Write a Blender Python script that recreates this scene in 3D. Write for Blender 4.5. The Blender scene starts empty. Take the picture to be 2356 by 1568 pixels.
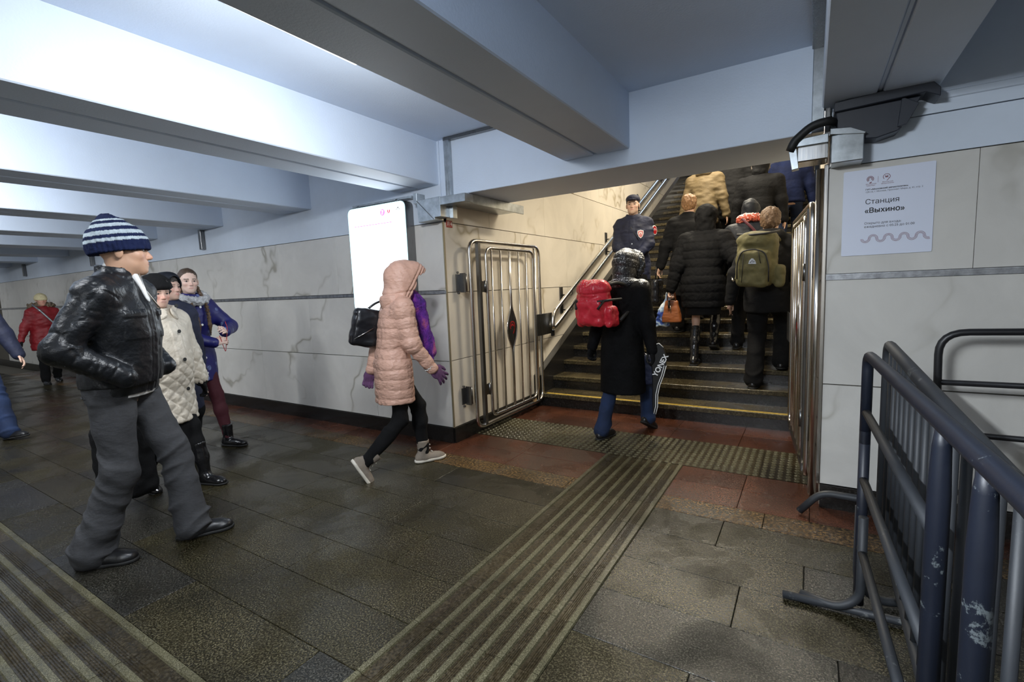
import bpy, bmesh, math, random
import numpy as np
from mathutils import Vector, Matrix, Euler
random.seed(7)
S = bpy.context.scene
COL = S.collection
# ------------------------------------------------------------------ camera, world, exposure
YAW, PITCH, ROLL = (math.radians(a) for a in (-32.05, 6.34, -2.35))
def cam_axes(y, p, r):
    cy, sy = math.cos(y), math.sin(y)
    f = Vector((sy, cy, 0)); rt = Vector((cy, -sy, 0)); up = Vector((0, 0, 1))
    f2 = f*math.cos(p) - up*math.sin(p); u2 = up*math.cos(p) + f*math.sin(p)
    return rt*math.cos(r) + u2*math.sin(r), u2*math.cos(r) - rt*math.sin(r), f2
_rt, _up, _fw = cam_axes(YAW, PITCH, ROLL)
cam_data = bpy.data.cameras.new('camera')
cam = bpy.data.objects.new('camera', cam_data); COL.objects.link(cam)
cam.matrix_world = Matrix(((_rt.x, _up.x, -_fw.x, 0), (_rt.y, _up.y, -_fw.y, 0), (_rt.z, _up.z, -_fw.z, 1.36), (0, 0, 0, 1)))
cam_data.sensor_width = 36; cam_data.lens = 36*1105/2356; cam_data.clip_start = 0.05; cam_data.clip_end = 200
S.camera = cam
S.view_settings.view_transform = 'Standard'; S.view_settings.look = 'None'
S.view_settings.gamma = 1; S.view_settings.use_curve_mapping = False
S.view_settings.exposure = 0.0
W = bpy.data.worlds.new('world'); S.world = W; W.use_nodes = True
W.node_tree.nodes['Background'].inputs[0].default_value = (0.10, 0.14, 0.22, 1)
W.node_tree.nodes['Background'].inputs[1].default_value = 0.3
try:
    S.cycles.use_denoising = True
    S.cycles.max_bounces = 8; S.cycles.diffuse_bounces = 6; S.cycles.glossy_bounces = 4
    S.cycles.sample_clamp_indirect = 4.0
except Exception: pass

def area_light(name, loc, rot, sx, sy, power, col, spread=180):
    d = bpy.data.lights.new(name, 'AREA'); d.shape = 'RECTANGLE'; d.size = sx; d.size_y = sy
    d.energy = power; d.color = col; d.spread = math.radians(spread)
    o = bpy.data.objects.new(name, d); COL.objects.link(o); o.location = loc; o.rotation_euler = rot
    return o
R90 = math.pi/2
COOL = (0.86, 0.93, 1.0); NEUT = (0.92, 0.96, 1.0); WARM = (1.0, 0.90, 0.72)
# corridor tube lights: one per lit bay, on the -X side of a beam, shining down and towards -X
LAMPS = [(-1.61, 1.20, 30, 0.7), (-3.27, 0.2, 52, 1.2), (-4.97, 0.6, 50, 1.2), (-6.68, 0.8, 34, 1.2), (-8.42, 0.6, 30, 1.2), (-11.9, 0.6, 34, 1.2), (-15.3, 0.6, 34, 1.2), (-18.7, 0.6, 40, 1.2), (-22.1, 0.6, 40, 1.2)]
for i, (lx, ly, pw, ll) in enumerate(LAMPS):
    area_light('tube_light_glow', (lx-0.035, ly, 2.30), (0, math.radians(48), 0), 0.05, ll, pw, NEUT)
# lamp on the +X side of the beam nearest the stairs, just out of view above the camera
area_light('tube_light_glow', (-0.97, -0.25, 2.31), (math.radians(12), math.radians(-42), 0), 0.05, 1.3, 165, COOL)
area_light('tube_end_glow', (-1.66, 1.50, 2.30), (math.radians(75), 0, math.radians(12)), 0.05, 0.05, 9, NEUT)
# unseen fill lights added behind the camera to raise the general light level
area_light('added_hall_fill', (-0.35, -2.3, 2.3), (0, math.radians(25), 0), 0.06, 1.2, 45, NEUT)
area_light('added_hall_fill', (2.6, -1.2, 2.3), (0, math.radians(10), 0), 0.06, 1.2, 22, NEUT)
area_light('added_hall_fill', (-6.6, -2.6, 2.3), (0, math.radians(10), 0), 0.06, 2.0, 55, NEUT)
# warm lamps on the sloping ceiling of the stairway
area_light('stair_lamp_glow', (-1.15, 6.9, 4.0), (math.radians(24), math.radians(-12), 0), 0.35, 1.5, 175, WARM)
area_light('stair_lamp_glow', (-1.2, 4.7, 2.85), (math.radians(6), math.radians(-6), 0), 0.3, 0.6, 58, WARM)
area_light('stair_lamp_glow', (-1.4, 11.2, 5.8), (math.radians(-5), 0, 0), 0.3, 0.5, 24, WARM)
area_light('stair_top_daylight', (-1.4, 16.5, 6.0), (math.radians(-70), 0, 0), 2.4, 1.5, 60, (0.55, 0.72, 1.0))

# ------------------------------------------------------------------ materials
def newmat(name):
    m = bpy.data.materials.new(name); m.use_nodes = True
    nt = m.node_tree; b = nt.nodes['Principled BSDF']
    return m, nt, b
def N(nt, t, **kw):
    n = nt.nodes.new(t)
    for k, v in kw.items():
        if k.startswith('i_'): n.inputs[k[2:].replace('_', ' ')].default_value = v
        else: setattr(n, k, v)
    return n
def L(nt, a, b): nt.links.new(a, b)
def ramp(nt, src, stops, interp='LINEAR'):
    r = nt.nodes.new('ShaderNodeValToRGB'); r.color_ramp.interpolation = interp
    e = r.color_ramp.elements
    while len(e) < len(stops): e.new(0.5)
    for el, (p, c) in zip(e, stops):
        el.position = p; el.color = (c if isinstance(c, tuple) else (c, c, c)) + (1,)
    if src is not None: L(nt, src, r.inputs[0])
    return r
def coords(nt, scale=(1, 1, 1), kind='Object', rot=(0, 0, 0)):
    tc = nt.nodes.new('ShaderNodeTexCoord'); mp = nt.nodes.new('ShaderNodeMapping')
    if kind == 'World':
        g = nt.nodes.new('ShaderNodeNewGeometry'); L(nt, g.outputs['Position'], mp.inputs[0])
    else: L(nt, tc.outputs[kind], mp.inputs[0])
    mp.inputs['Scale'].default_value = scale; mp.inputs['Rotation'].default_value = rot
    return mp.outputs[0]
def noise(nt, vec, scale, detail=4, rough=0.5, dist=0.0):
    n = nt.nodes.new('ShaderNodeTexNoise'); n.inputs['Scale'].default_value = scale
    n.inputs['Detail'].default_value = detail; n.inputs['Roughness'].default_value = rough
    n.inputs['Distortion'].default_value = dist; L(nt, vec, n.inputs['Vector']); return n
def bump(nt, b, h, strength=0.3, dist=0.01):
    bp = nt.nodes.new('ShaderNodeBump'); bp.inputs['Strength'].default_value = strength
    bp.inputs['Distance'].default_value = dist; L(nt, h, bp.inputs['Height']); L(nt, bp.outputs[0], b.inputs['Normal']); return bp
def plain(name, col, rough=0.6, metal=0.0, nscale=None, namp=0.15, bmp=0.0, bscale=60, spec=None, coat=0.0, sheen=0.0, kind='Object', stretch=(1,1,1)):
    m, nt, b = newmat(name)
    b.inputs['Base Color'].default_value = (*col, 1); b.inputs['Roughness'].default_value = rough
    b.inputs['Metallic'].default_value = metal
    if spec is not None: b.inputs['Specular IOR Level'].default_value = spec
    if coat: b.inputs['Coat Weight'].default_value = coat; b.inputs['Coat Roughness'].default_value = 0.2
    if sheen: b.inputs['Sheen Weight'].default_value = sheen
    v = coords(nt, stretch, kind)
    if nscale:
        n = noise(nt, v, nscale, 5, 0.6)
        lo = tuple(max(0, c*(1-namp)) for c in col); hi = tuple(min(1, c*(1+namp)) for c in col)
        r = ramp(nt, n.outputs[0], [(0.3, lo), (0.7, hi)]); L(nt, r.outputs[0], b.inputs['Base Color'])
    if bmp:
        n2 = noise(nt, v, bscale, 4, 0.55); bump(nt, b, n2.outputs[0], bmp, 0.01)
    m.diffuse_color = (*col, 1)
    return m
M = {}
M['paint'] = plain('ceiling_paint', (0.62, 0.70, 0.82), 0.55, nscale=2.5, namp=0.03, bmp=0.12, bscale=90, kind='World')
M['wallpaint'] = plain('wall_paint', (0.62, 0.69, 0.79), 0.5, nscale=3, namp=0.05, bmp=0.06, bscale=60, kind='World')
def marble(name, base, vein, off, wallrot):
    m, nt, b = newmat(name)
    info = nt.nodes.new('ShaderNodeObjectInfo')
    g = nt.nodes.new('ShaderNodeNewGeometry')
    add = N(nt, 'ShaderNodeVectorMath', operation='ADD'); L(nt, g.outputs['Position'], add.inputs[0])
    sc = N(nt, 'ShaderNodeVectorMath', operation='SCALE'); sc.inputs[0].default_value = (7.3, 3.1, 5.7)
    L(nt, info.outputs['Random'], sc.inputs['Scale']); L(nt, sc.outputs[0], add.inputs[1])
    mp = nt.nodes.new('ShaderNodeMapping'); L(nt, add.outputs[0], mp.inputs[0]); mp.inputs['Rotation'].default_value = wallrot
    v = mp.outputs[0]
    wv = N(nt, 'ShaderNodeTexWave', wave_type='BANDS', bands_direction='X')
    wv.inputs['Scale'].default_value = 0.30; wv.inputs['Distortion'].default_value = 16; wv.inputs['Detail'].default_value = 5
    wv.inputs['Detail Scale'].default_value = 1.1; wv.inputs['Detail Roughness'].default_value = 0.62
    L(nt, v, wv.inputs['Vector'])
    vr = ramp(nt, wv.outputs['Fac'], [(0.0, 0.9), (0.004, 0.5), (0.02, 0.12), (0.06, 0.0)])
    n2 = noise(nt, v, 1.3, 3); msk = ramp(nt, n2.outputs[0], [(0.42, 0.0), (0.62, 1.0)])
    mul = N(nt, 'ShaderNodeMath', operation='MULTIPLY'); L(nt, vr.outputs[0], mul.inputs[0]); L(nt, msk.outputs[0], mul.inputs[1])
    cl = noise(nt, v, 2.2, 6, 0.6, 0.8); clr = ramp(nt, cl.outputs[0], [(0.3, tuple(c*0.86 for c in base)), (0.65, base)])
    mix = N(nt, 'ShaderNodeMixRGB'); L(nt, mul.outputs[0], mix.inputs[0]); L(nt, clr.outputs[0], mix.inputs[1])
    mix.inputs[2].default_value = (*vein, 1); L(nt, mix.outputs[0], b.inputs['Base Color'])
    b.inputs['Roughness'].default_value = 0.28
    return m
M['marble'] = marble('white_marble', (0.62, 0.60, 0.56), (0.28, 0.26, 0.21), 0, (0, math.radians(-35), 0))
M['marble_s'] = marble('cream_marble', (0.66, 0.60, 0.50), (0.34, 0.28, 0.18), 0, (math.radians(35), 0, math.radians(90)))
M['joint'] = plain('dark_grout', (0.10, 0.09, 0.07), 0.9)
M['blackstone'] = plain('black_granite', (0.012, 0.011, 0.010), 0.22, nscale=60, namp=0.8, kind='World')
def granite(name, c1, c2, c3, sc=135, rlo=0.14, rhi=0.40, bs=0.22, big=True, wet=0.16):
    """wet flame-textured granite: crystal speckle, puddled sheen, fine relief"""
    m, nt, b = newmat(name)
    v = coords(nt, kind='World')
    info = nt.nodes.new('ShaderNodeObjectInfo')
    n1 = noise(nt, v, sc, 3, 0.75); n2 = noise(nt, v, 1.6, 5, 0.6, 0.4)
    sp = ramp(nt, n1.outputs[0], [(0.34, c1), (0.50, c2), (0.62, c3)])
    st = ramp(nt, n2.outputs[0], [(0.35, 0.55), (0.6, 1.15)])
    mx = N(nt, 'ShaderNodeMixRGB', blend_type='MULTIPLY'); mx.inputs[0].default_value = 1
    L(nt, sp.outputs[0], mx.inputs[1]); L(nt, st.outputs[0], mx.inputs[2])
    rr = ramp(nt, info.outputs['Random'], [(0.0, 0.72), (1.0, 1.35)])
    mx2 = N(nt, 'ShaderNodeMixRGB', blend_type='MULTIPLY'); mx2.inputs[0].default_value = 1 if big else 0
    L(nt, mx.outputs[0], mx2.inputs[1]); L(nt, rr.outputs[0], mx2.inputs[2]); L(nt, mx2.outputs[0], b.inputs['Base Color'])
    n3 = noise(nt, v, 2.3, 6, 0.62, 0.5)
    ro = ramp(nt, n3.outputs[0], [(0.40, rlo), (0.62, rhi)]); L(nt, ro.outputs[0], b.inputs['Roughness'])
    nb = noise(nt, v, 190, 4, 0.65); nb2 = noise(nt, v, 60, 3, 0.5)
    s = N(nt, 'ShaderNodeMath', operation='ADD'); L(nt, nb.outputs[0], s.inputs[0]); L(nt, nb2.outputs[0], s.inputs[1])
    bp_ = bump(nt, b, s.outputs[0], bs*1.6, 0.004); L(nt, bp_.outputs[0], b.inputs['Coat Normal'])
    b.inputs['Specular IOR Level'].default_value = 0.12
    cw = ramp(nt, n3.outputs[0], [(0.46, wet*3.8), (0.62, wet*0.4)]); L(nt, cw.outputs[0], b.inputs['Coat Weight']); b.inputs['Coat Roughness'].default_value = 0.11
    return m
M['granite'] = granite('wet_grey_granite', (0.004, 0.003, 0.001), (0.015, 0.012, 0.0045), (0.082, 0.072, 0.042))
M['granite_dk'] = granite('wet_dark_granite', (0.004, 0.004, 0.0027), (0.012, 0.011, 0.008), (0.06, 0.056, 0.046))
M['granite_rib'] = granite('wet_light_granite', (0.038, 0.034, 0.017), (0.080, 0.073, 0.040), (0.17, 0.155, 0.10), sc=220, big=False)
M['granite_grv'] = granite('wet_brown_granite', (0.012, 0.009, 0.004), (0.030, 0.022, 0.010), (0.055, 0.044, 0.026), sc=70)
M['redgran'] = granite('wet_red_granite', (0.022, 0.009, 0.005), (0.058, 0.019, 0.009), (0.13, 0.05, 0.028), sc=110, wet=0.2)
M['gold'] = granite('gold_speckled_granite', (0.008, 0.006, 0.004), (0.05, 0.028, 0.010), (0.20, 0.12, 0.045), sc=60, wet=0.2)
M['tread'] = granite('stair_tread_granite', (0.024, 0.018, 0.008), (0.062, 0.048, 0.023), (0.13, 0.105, 0.06), sc=70, wet=0.25)
M['nosing'] = granite('pale_nosing', (0.07, 0.055, 0.02), (0.16, 0.13, 0.06), (0.30, 0.25, 0.13), sc=70, wet=0.2)
M['yellow'] = plain('yellow_strip', (0.62, 0.42, 0.07), 0.35, nscale=30, namp=0.4, kind='World')
def brushed(name, col, rough, sc=(200, 200, 4), amp=0.25):
    m, nt, b = newmat(name); v = coords(nt, sc)
    n = noise(nt, v, 1.0, 3); r = ramp(nt, n.outputs[0], [(0.3, rough*(1-amp)), (0.7, min(1, rough*(1+amp)))])
    L(nt, r.outputs[0], b.inputs['Roughness']); b.inputs['Metallic'].default_value = 1; b.inputs['Base Color'].default_value = (*col, 1)
    return m
M['steel'] = brushed('stainless_steel', (0.62, 0.59, 0.55), 0.20)
M['steel_dk'] = brushed('dark_steel', (0.20, 0.20, 0.20), 0.32)
M['zinc'] = plain('galvanised_sheet', (0.42, 0.45, 0.47), 0.30, 0.9, nscale=14, namp=0.25, bmp=0.05, bscale=12)
M['alu'] = plain('aluminium_band', (0.36, 0.37, 0.39), 0.38, 0.8, nscale=25, namp=0.35, kind='World')
def painted_steel(name, col, chip, rough=0.42, thr=0.66):
    m, nt, b = newmat(name); v = coords(nt)
    n = noise(nt, v, 9, 8, 0.75); r = ramp(nt, n.outputs[0], [(thr, col), (thr+0.03, chip)])
    n2 = noise(nt, v, 3, 4); r2 = ramp(nt, n2.outputs[0], [(0.3, 0.7), (0.7, 1.2)])
    mx = N(nt, 'ShaderNodeMixRGB', blend_type='MULTIPLY'); mx.inputs[0].default_value = 1
    L(nt, r.outputs[0], mx.inputs[1]); L(nt, r2.outputs[0], mx.inputs[2]); L(nt, mx.outputs[0], b.inputs['Base Color'])
    b.inputs['Roughness'].default_value = rough; bump(nt, b, n.outputs[0], 0.15, 0.004)
    return m
M['blue_pipe'] = painted_steel('blue_painted_steel', (0.008, 0.011, 0.021), (0.12, 0.14, 0.15), 0.45, 0.60)
M['grey_pipe'] = painted_steel('grey_painted_steel', (0.022, 0.025, 0.030), (0.10, 0.105, 0.105), 0.55, 0.60)
M['black_pipe'] = painted_steel('black_painted_steel', (0.012, 0.012, 0.014), (0.06, 0.05, 0.05), 0.4)
M['bracket'] = painted_steel('navy_painted_box', (0.018, 0.022, 0.032), (0.05, 0.055, 0.06), 0.45, 0.7)
M['black'] = plain('black_rubber', (0.006, 0.006, 0.006), 0.6)
M['blackplastic'] = plain('black_plastic', (0.008, 0.008, 0.009), 0.3)
M['poster'] = plain('poster_paper', (0.66, 0.70, 0.82), 0.4)
M['ink'] = plain('black_ink', (0.01, 0.008, 0.012), 0.6)
M['inkred'] = plain('red_ink', (0.16, 0.02, 0.03), 0.6)
M['redsign'] = plain('red_enamel', (0.30, 0.010, 0.012), 0.35)
M['white'] = plain('white_enamel', (0.75, 0.75, 0.74), 0.4)
def emit(name, col, st):
    m, nt, b = newmat(name); b.inputs['Base Color'].default_value = (*col, 1)
    b.inputs['Emission Color'].default_value = (*col, 1); b.inputs['Emission Strength'].default_value = st; return m
M['lamp'] = emit('lamp_diffuser', (0.95, 0.97, 1.0), 6)
M['screen'] = emit('lit_sign_panel', (0.86, 0.94, 1.0), 5.0)
M['screenedge'] = emit('lit_sign_rim', (0.62, 0.90, 0.95), 1.1)

# ------------------------------------------------------------------ mesh helpers
def box(bm, x0, x1, y0, y1, z0, z1, mi=0):
    vs = [bm.verts.new(p) for p in ((x0,y0,z0),(x1,y0,z0),(x1,y1,z0),(x0,y1,z0),(x0,y0,z1),(x1,y0,z1),(x1,y1,z1),(x0,y1,z1))]
    for f in ((0,3,2,1),(4,5,6,7),(0,1,5,4),(1,2,6,5),(2,3,7,6),(3,0,4,7)):
        bm.faces.new([vs[i] for i in f]).material_index = mi
    return vs
def prism(bm, pts, axis, a, b, mi=0):
    """extrude a 2D outline (list of (u,v)) along axis between a and b; axis 0: (y,z), 1: (x,z), 2: (x,y)"""
    def P(u, v, w):
        return ((w, u, v), (u, w, v), (u, v, w))[axis]
    A = [bm.verts.new(P(u, v, a)) for u, v in pts]; B = [bm.verts.new(P(u, v, b)) for u, v in pts]
    n = len(pts); fs = [bm.faces.new(A), bm.faces.new(B[::-1])]
    for i in range(n): fs.append(bm.faces.new((A[i], B[i], B[(i+1) % n], A[(i+1) % n])))
    for f in fs: f.material_index = mi
    return fs
def fillet(pts, r, seg=6, closed=False):
    """round the corners of a 3D polyline"""
    pts = [Vector(p) for p in pts]; n = len(pts); out = []
    for i, p in enumerate(pts):
        if not closed and i in (0, n-1): out.append(p); continue
        a, c = pts[i-1], pts[(i+1) % n]
        da, dc = (a-p), (c-p); la, lc = da.length, dc.length
        rr = min(r, la*0.49, lc*0.49); da.normalize(); dc.normalize()
        p0, p2 = p+da*rr, p+dc*rr
        for k in range(seg+1):
            t = k/seg; out.append(p0*(1-t)**2 + p*2*t*(1-t) + p2*t*t)
    return out
def tube(bm, pts, r, seg=10, closed=False, mi=0, radii=None, cap=True):
    pts = [Vector(p) for p in pts]; n = len(pts); rings = []
    prev = None
    for i, p in enumerate(pts):
        if closed: t = (pts[(i+1) % n]-pts[i-1])
        else: t = pts[min(i+1, n-1)]-pts[max(i-1, 0)]
        t.normalize()
        if prev is None:
            u = t.orthogonal().normalized()
        else:
            u = (prev - t*prev.dot(t))
            u = u.normalized() if u.length > 1e-6 else t.orthogonal().normalized()
        prev = u; w = t.cross(u); rr = radii[i] if radii else r
        rings.append([bm.verts.new(p + (u*math.cos(2*math.pi*k/seg) + w*math.sin(2*math.pi*k/seg))*rr) for k in range(seg)])
    m = n if closed else n-1
    for i in range(m):
        A, B = rings[i], rings[(i+1) % n]
        sh = 0
        if closed and i == n-1:
            sh = min(range(seg), key=lambda s: (A[0].co-B[s].co).length)
        for k in range(seg):
            f = bm.faces.new((A[k], A[(k+1) % seg], B[(k+1+sh) % seg], B[(k+sh) % seg])); f.smooth = True; f.material_index = mi
    if cap and not closed:
        bm.faces.new(rings[0][::-1]).material_index = mi; bm.faces.new(rings[-1]).material_index = mi
def obj(name, bm, mats, parent=None, bevel=0.0, loc=None):
    if not isinstance(mats, (list, tuple)): mats = [mats]
    bmesh.ops.recalc_face_normals(bm, faces=bm.faces)
    if bevel:
        es = [e for e in bm.edges if len(e.link_faces) == 2 and e.calc_face_angle(0) > 0.6]
        bmesh.ops.bevel(bm, geom=es, offset=bevel, segments=1, affect='EDGES', profile=0.5)
    me = bpy.data.meshes.new(name); bm.to_mesh(me); bm.free()
    for m in mats: me.materials.append(m)
    o = bpy.data.objects.new(name, me); COL.objects.link(o)
    if parent is not None: o.parent = parent
    if loc is not None: o.location = loc
    return o
def inst(o, parent=None, loc=(0, 0, 0), rot=(0, 0, 0)):
    c = o.copy(); COL.objects.link(c); c.parent = parent if parent is not None else o.parent
    c.location = loc; c.rotation_euler = rot; return c
def empty(name, loc=(0, 0, 0)):
    o = bpy.data.objects.new(name, None); COL.objects.link(o); o.location = loc; o.empty_display_size = 0.1; return o
def tag(o, label=None, cat=None, group=None, kind=None):
    if label: o['label'] = label
    if cat: o['category'] = cat
    if group: o['group'] = group
    if kind: o['kind'] = kind
    return o
def structure(o, label=None): return tag(o, label=label, kind='structure')
from mathutils.geometry import delaunay_2d_cdt, interpolate_bezier
def text(name, body, size, loc, rot, mat, parent=None, align='LEFT', depth=0.0004, bold=0.0, xs=1.0):
    """flat lettering; outlines are filled by winding number because some glyph contours overlap"""
    c = bpy.data.curves.new(name, 'FONT'); c.body = body; c.size = 1.0; c.align_x = align
    t = bpy.data.objects.new(name, c); COL.objects.link(t)
    dg = bpy.context.evaluated_depsgraph_get(); cu = t.evaluated_get(dg).to_curve(dg)
    loops = []
    for sp in cu.splines:
        P = []
        if sp.type == 'BEZIER':
            bp = sp.bezier_points; n = len(bp)
            for i in range(n):
                q = bp[i]; r = bp[(i+1) % n]
                st = (q.handle_right-q.co).cross(r.co-q.co).length < 1e-5 and (r.handle_left-r.co).cross(r.co-q.co).length < 1e-5
                P += [(v.x, v.y) for v in interpolate_bezier(q.co, q.handle_right, r.handle_left, r.co, 2 if st else 6)[:-1]]
        else: P = [(v.co.x, v.co.y) for v in sp.points]
        P2 = [p for i, p in enumerate(P) if (p[0]-P[i-1][0])**2+(p[1]-P[i-1][1])**2 > 1e-9]
        if len(P2) > 2: loops.append(np.array(P2))
    bpy.data.objects.remove(t)
    if bold:
        off = bold/size; out = []
        for P in loops:
            d = np.roll(P, -1, 0)-np.roll(P, 1, 0); d /= np.linalg.norm(d, axis=1)[:, None]+1e-9
            ar = (P[:, 0]*np.roll(P[:, 1], -1)-np.roll(P[:, 0], -1)*P[:, 1]).sum(); x0, y0 = P[0]; hole = False
            for Q in loops:
                if Q is P: continue
                B = np.roll(Q, -1, 0); m = (Q[:, 1] > y0) != (B[:, 1] > y0); dy = np.where(m, B[:, 1]-Q[:, 1], 1)
                inside = (m & (x0 < Q[:, 0]+(y0-Q[:, 1])*(B[:, 0]-Q[:, 0])/dy)).sum() % 2 == 1
                Ar = (Q[:, 0]*B[:, 1]-B[:, 0]*Q[:, 1]).sum()
                if inside and Ar*ar < 0: hole = True
            sgn = (1 if ar > 0 else -1)*(-1 if hole else 1)
            out.append(P+np.stack([d[:, 1], -d[:, 0]], 1)*off*sgn)
        loops = out
    vs, es = [], []
    for P in loops:
        k = len(vs); vs += [Vector(p) for p in P]; es += [(k+i, k+(i+1) % len(P)) for i in range(len(P))]
    ov, oe, of, _, _, _ = delaunay_2d_cdt(vs, es, [], 0, 1e-6)
    OV = np.array([tuple(v) for v in ov]); cen = np.array([OV[list(f)].mean(0) for f in of]); wn = np.zeros(len(cen))
    for P in loops:
        A = P; B = np.roll(P, -1, 0)
        for (x0, y0), (x1, y1) in zip(A, B):
            up = (y0 <= cen[:, 1]) & (y1 > cen[:, 1]); dn = (y1 <= cen[:, 1]) & (y0 > cen[:, 1]); m = up | dn
            xx = x0+(cen[:, 1]-y0)*(x1-x0)/((y1-y0) if abs(y1-y0) > 1e-12 else 1e-12); h = m & (cen[:, 0] < xx)
            wn += np.where(h, np.where(up, 1, -1), 0)
    me = bpy.data.meshes.new(name); me.from_pydata([(v[0], v[1], 0) for v in OV], [], [tuple(f) for f, w in zip(of, wn) if w != 0])
    me.materials.append(mat)
    o = bpy.data.objects.new(name, me); COL.objects.link(o); o.location = loc; o.rotation_euler = rot; o.scale = (size*xs, size, size)
    if parent is not None: o.parent = parent
    return o

# ------------------------------------------------------------------ floor
WY = 3.25          # plane of the wall that carries the sign and the poster
SX = -2.68         # left side wall of the stairway
JX = 0.066         # right side of the stairway opening
floor = structure(empty('floor'))
bm = bmesh.new(); box(bm, -26, 4, -3.2, 4.78, -0.06, -0.012); obj('floor_bed', bm, M['joint'], floor)
STX0, STX1 = -1.375, -0.780       # ribbed strip towards the stairs
LY0, LY1 = 0.13, 0.735            # ribbed strip along the hall
def slab(x0, x1, y0, y1, mat, name='slab', dz=0.0):
    bm = bmesh.new(); g = 0.0016
    box(bm, x0+g, x1-g, y0+g, y1-g, -0.03, dz)
    return obj(name, bm, mat, floor, bevel=0.0015)
rows = [0.735, 1.035, 1.310, 1.605, 1.915, 2.210, 2.51, 2.805]
for r in range(len(rows)-1):
    y0, y1 = rows[r], rows[r+1]
    x = 2.2 - (0.0, 0.42, 0.94-0.3, 0.2, 0.55, 0.31, 0.7)[r]
    if r == 1: x = STX0 + 0.9*4 + 0.0
    edges = [x - 0.945*k for k in range(0, 26)]
    if r == 1: edges = [STX0 - 0.945*k for k in range(-3, 24)][::1]; edges.sort(reverse=True)
    for a, b_ in zip(edges[1:], edges[:-1]):
        mat = M['granite_dk'] if random.random() < 0.33 else M['granite']
        segs = [(a, b_)]
        if a < STX1 and b_ > STX0:
            segs = []
            if a < STX0 - 0.03: segs.append((a, STX0))
            if b_ > STX1 + 0.03: segs.append((STX1, b_))
        for s0, s1 in segs: slab(s0, s1, y0, y1, mat, dz=random.uniform(-0.0012, 0))
# slabs south of the strip (under and behind the camera)
for r in range(11):
    y1 = LY0 - 0.3*r; y0 = y1-0.3
    if r < 3:
        for k in range(16):
            slab(2.2-0.945*(k+1)+0.3*(r % 3), 2.2-0.945*k+0.3*(r % 3), y0, y1, M['granite'] if k % 3 else M['granite_dk'])
    else: slab(-14, 3, y0, y1, M['granite'])
# gold speckled border and red field
x = -14.0
while x < 2.4:
    x1 = x + 0.6
    for s0, s1 in ([(x, x1)] if (x1 < STX0 or x > STX1) else ([(x, STX0)] if x < STX0 else []) + ([(STX1, x1)] if x1 > STX1 else [])):
        if s1-s0 > 0.02: slab(s0, s1, 2.805, 3.005, M['gold'])
    x = x1
for (x0, x1) in ((-14, -8), (-8, -5), (-5, -3.9), (-3.9, -2.68)):
    slab(x0, x1, 3.005, 3.26, M['redgran'])
for (x0, x1) in ((0.02, 0.9), (0.9, 2.4)): slab(x0, x1, 3.005, 3.26, M['redgran'])
for (y0, y1) in ((3.005, 3.28), (3.28, 3.56)):
    for (x0, x1) in ((-2.68, -2.0), (-2.0, STX0), (STX1, -0.35), (-0.35, 0.02)): slab(x0, x1, y0, y1, M['redgran'])
for (y0, y1) in ((4.17, 4.48), (4.48, 4.775)):
    for k in range(5): slab(-2.68+0.55*k, min(-2.68+0.55*(k+1), 0.07), y0, y1, M['redgran'])
slab(0.02, 0.07, 3.26, 4.17, M['redgran'])
# ribbed guiding strips
def ribbed(name, length, width, nrib, fine):
    bm = bmesh.new()
    box(bm, 0.001, length-0.001, 0, width, -0.03, -0.002, 1)
    pitch = width/nrib
    for k in range(nrib):
        a = k*pitch + (0.0 if k == 0 else pitch*0.08); wd = pitch*0.42
        if k == nrib-1: a = width-wd
        z = 0.0055
        pr = [(a, -0.002), (a+0.004, z), (a+wd-0.004, z), (a+wd, -0.002)]
        prism(bm, pr, 0, 0.002, length-0.002, 0)
        if fine and k < nrib-1:
            for q in range(4):
                b0 = a+wd+0.006+q*(pitch-wd-0.01)/4
                prism(bm, [(b0, -0.003), (b0+0.003, 0.0), (b0+0.006, -0.003)], 0, 0.002, length-0.002, 1)
    return obj(name, bm, [M['granite_rib'], M['granite_grv']], floor)
rt = ribbed('ribbed_tile', 0.6, 0.605, 8, True); rt.location = (-1.6, LY0, 0)
for k in range(16):
    if k != 1: inst(rt, floor, (-1.0-0.6*k, LY0, 0))
for k in range(4): inst(rt, floor, (-1.0+0.6*k+0.0, LY0, 0)) if k > 0 else None
rt2 = ribbed('ribbed_tile', 0.3, 0.595, 8, True)
ys = []; y = LY1
while y < 3.55: ys.append(y); y += 0.3
rt2.rotation_euler = (0, 0, R90); rt2.location = (STX1, ys[0], 0)
for y in ys[1:]:
    c = inst(rt2, floor, (STX1, y, 0), (0, 0, R90))
    if y+0.3 > 3.56: c.scale = ((3.56-y)/0.3, 1, 1)
# dotted warning pad
bm = bmesh.new(); box(bm, 0.001, 0.299, 0.001, 0.299, -0.03, 0.0, 1)
for i in range(6):
    for j in range(6):
        cx, cy = 0.025+0.05*i, 0.025+0.05*j; A = []; B = []
        for k in range(10):
            a = 2*math.pi*k/10
            A.append(bm.verts.new((cx+0.018*math.cos(a), cy+0.018*math.sin(a), 0)))
            B.append(bm.verts.new((cx+0.012*math.cos(a), cy+0.012*math.sin(a), 0.0055)))
        for k in range(10): bm.faces.new((A[k], A[(k+1) % 10], B[(k+1) % 10], B[k]))
        bm.faces.new(B)
dot = obj('dotted_tile', bm, [M['granite_rib'], M['granite_grv']], floor, loc=(-2.68, 3.567, 0))
for i in range(9):
    for j in range(2):
        if i or j: inst(dot, floor, (-2.68+0.3*i, 3.567+0.302*j, 0))

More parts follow.
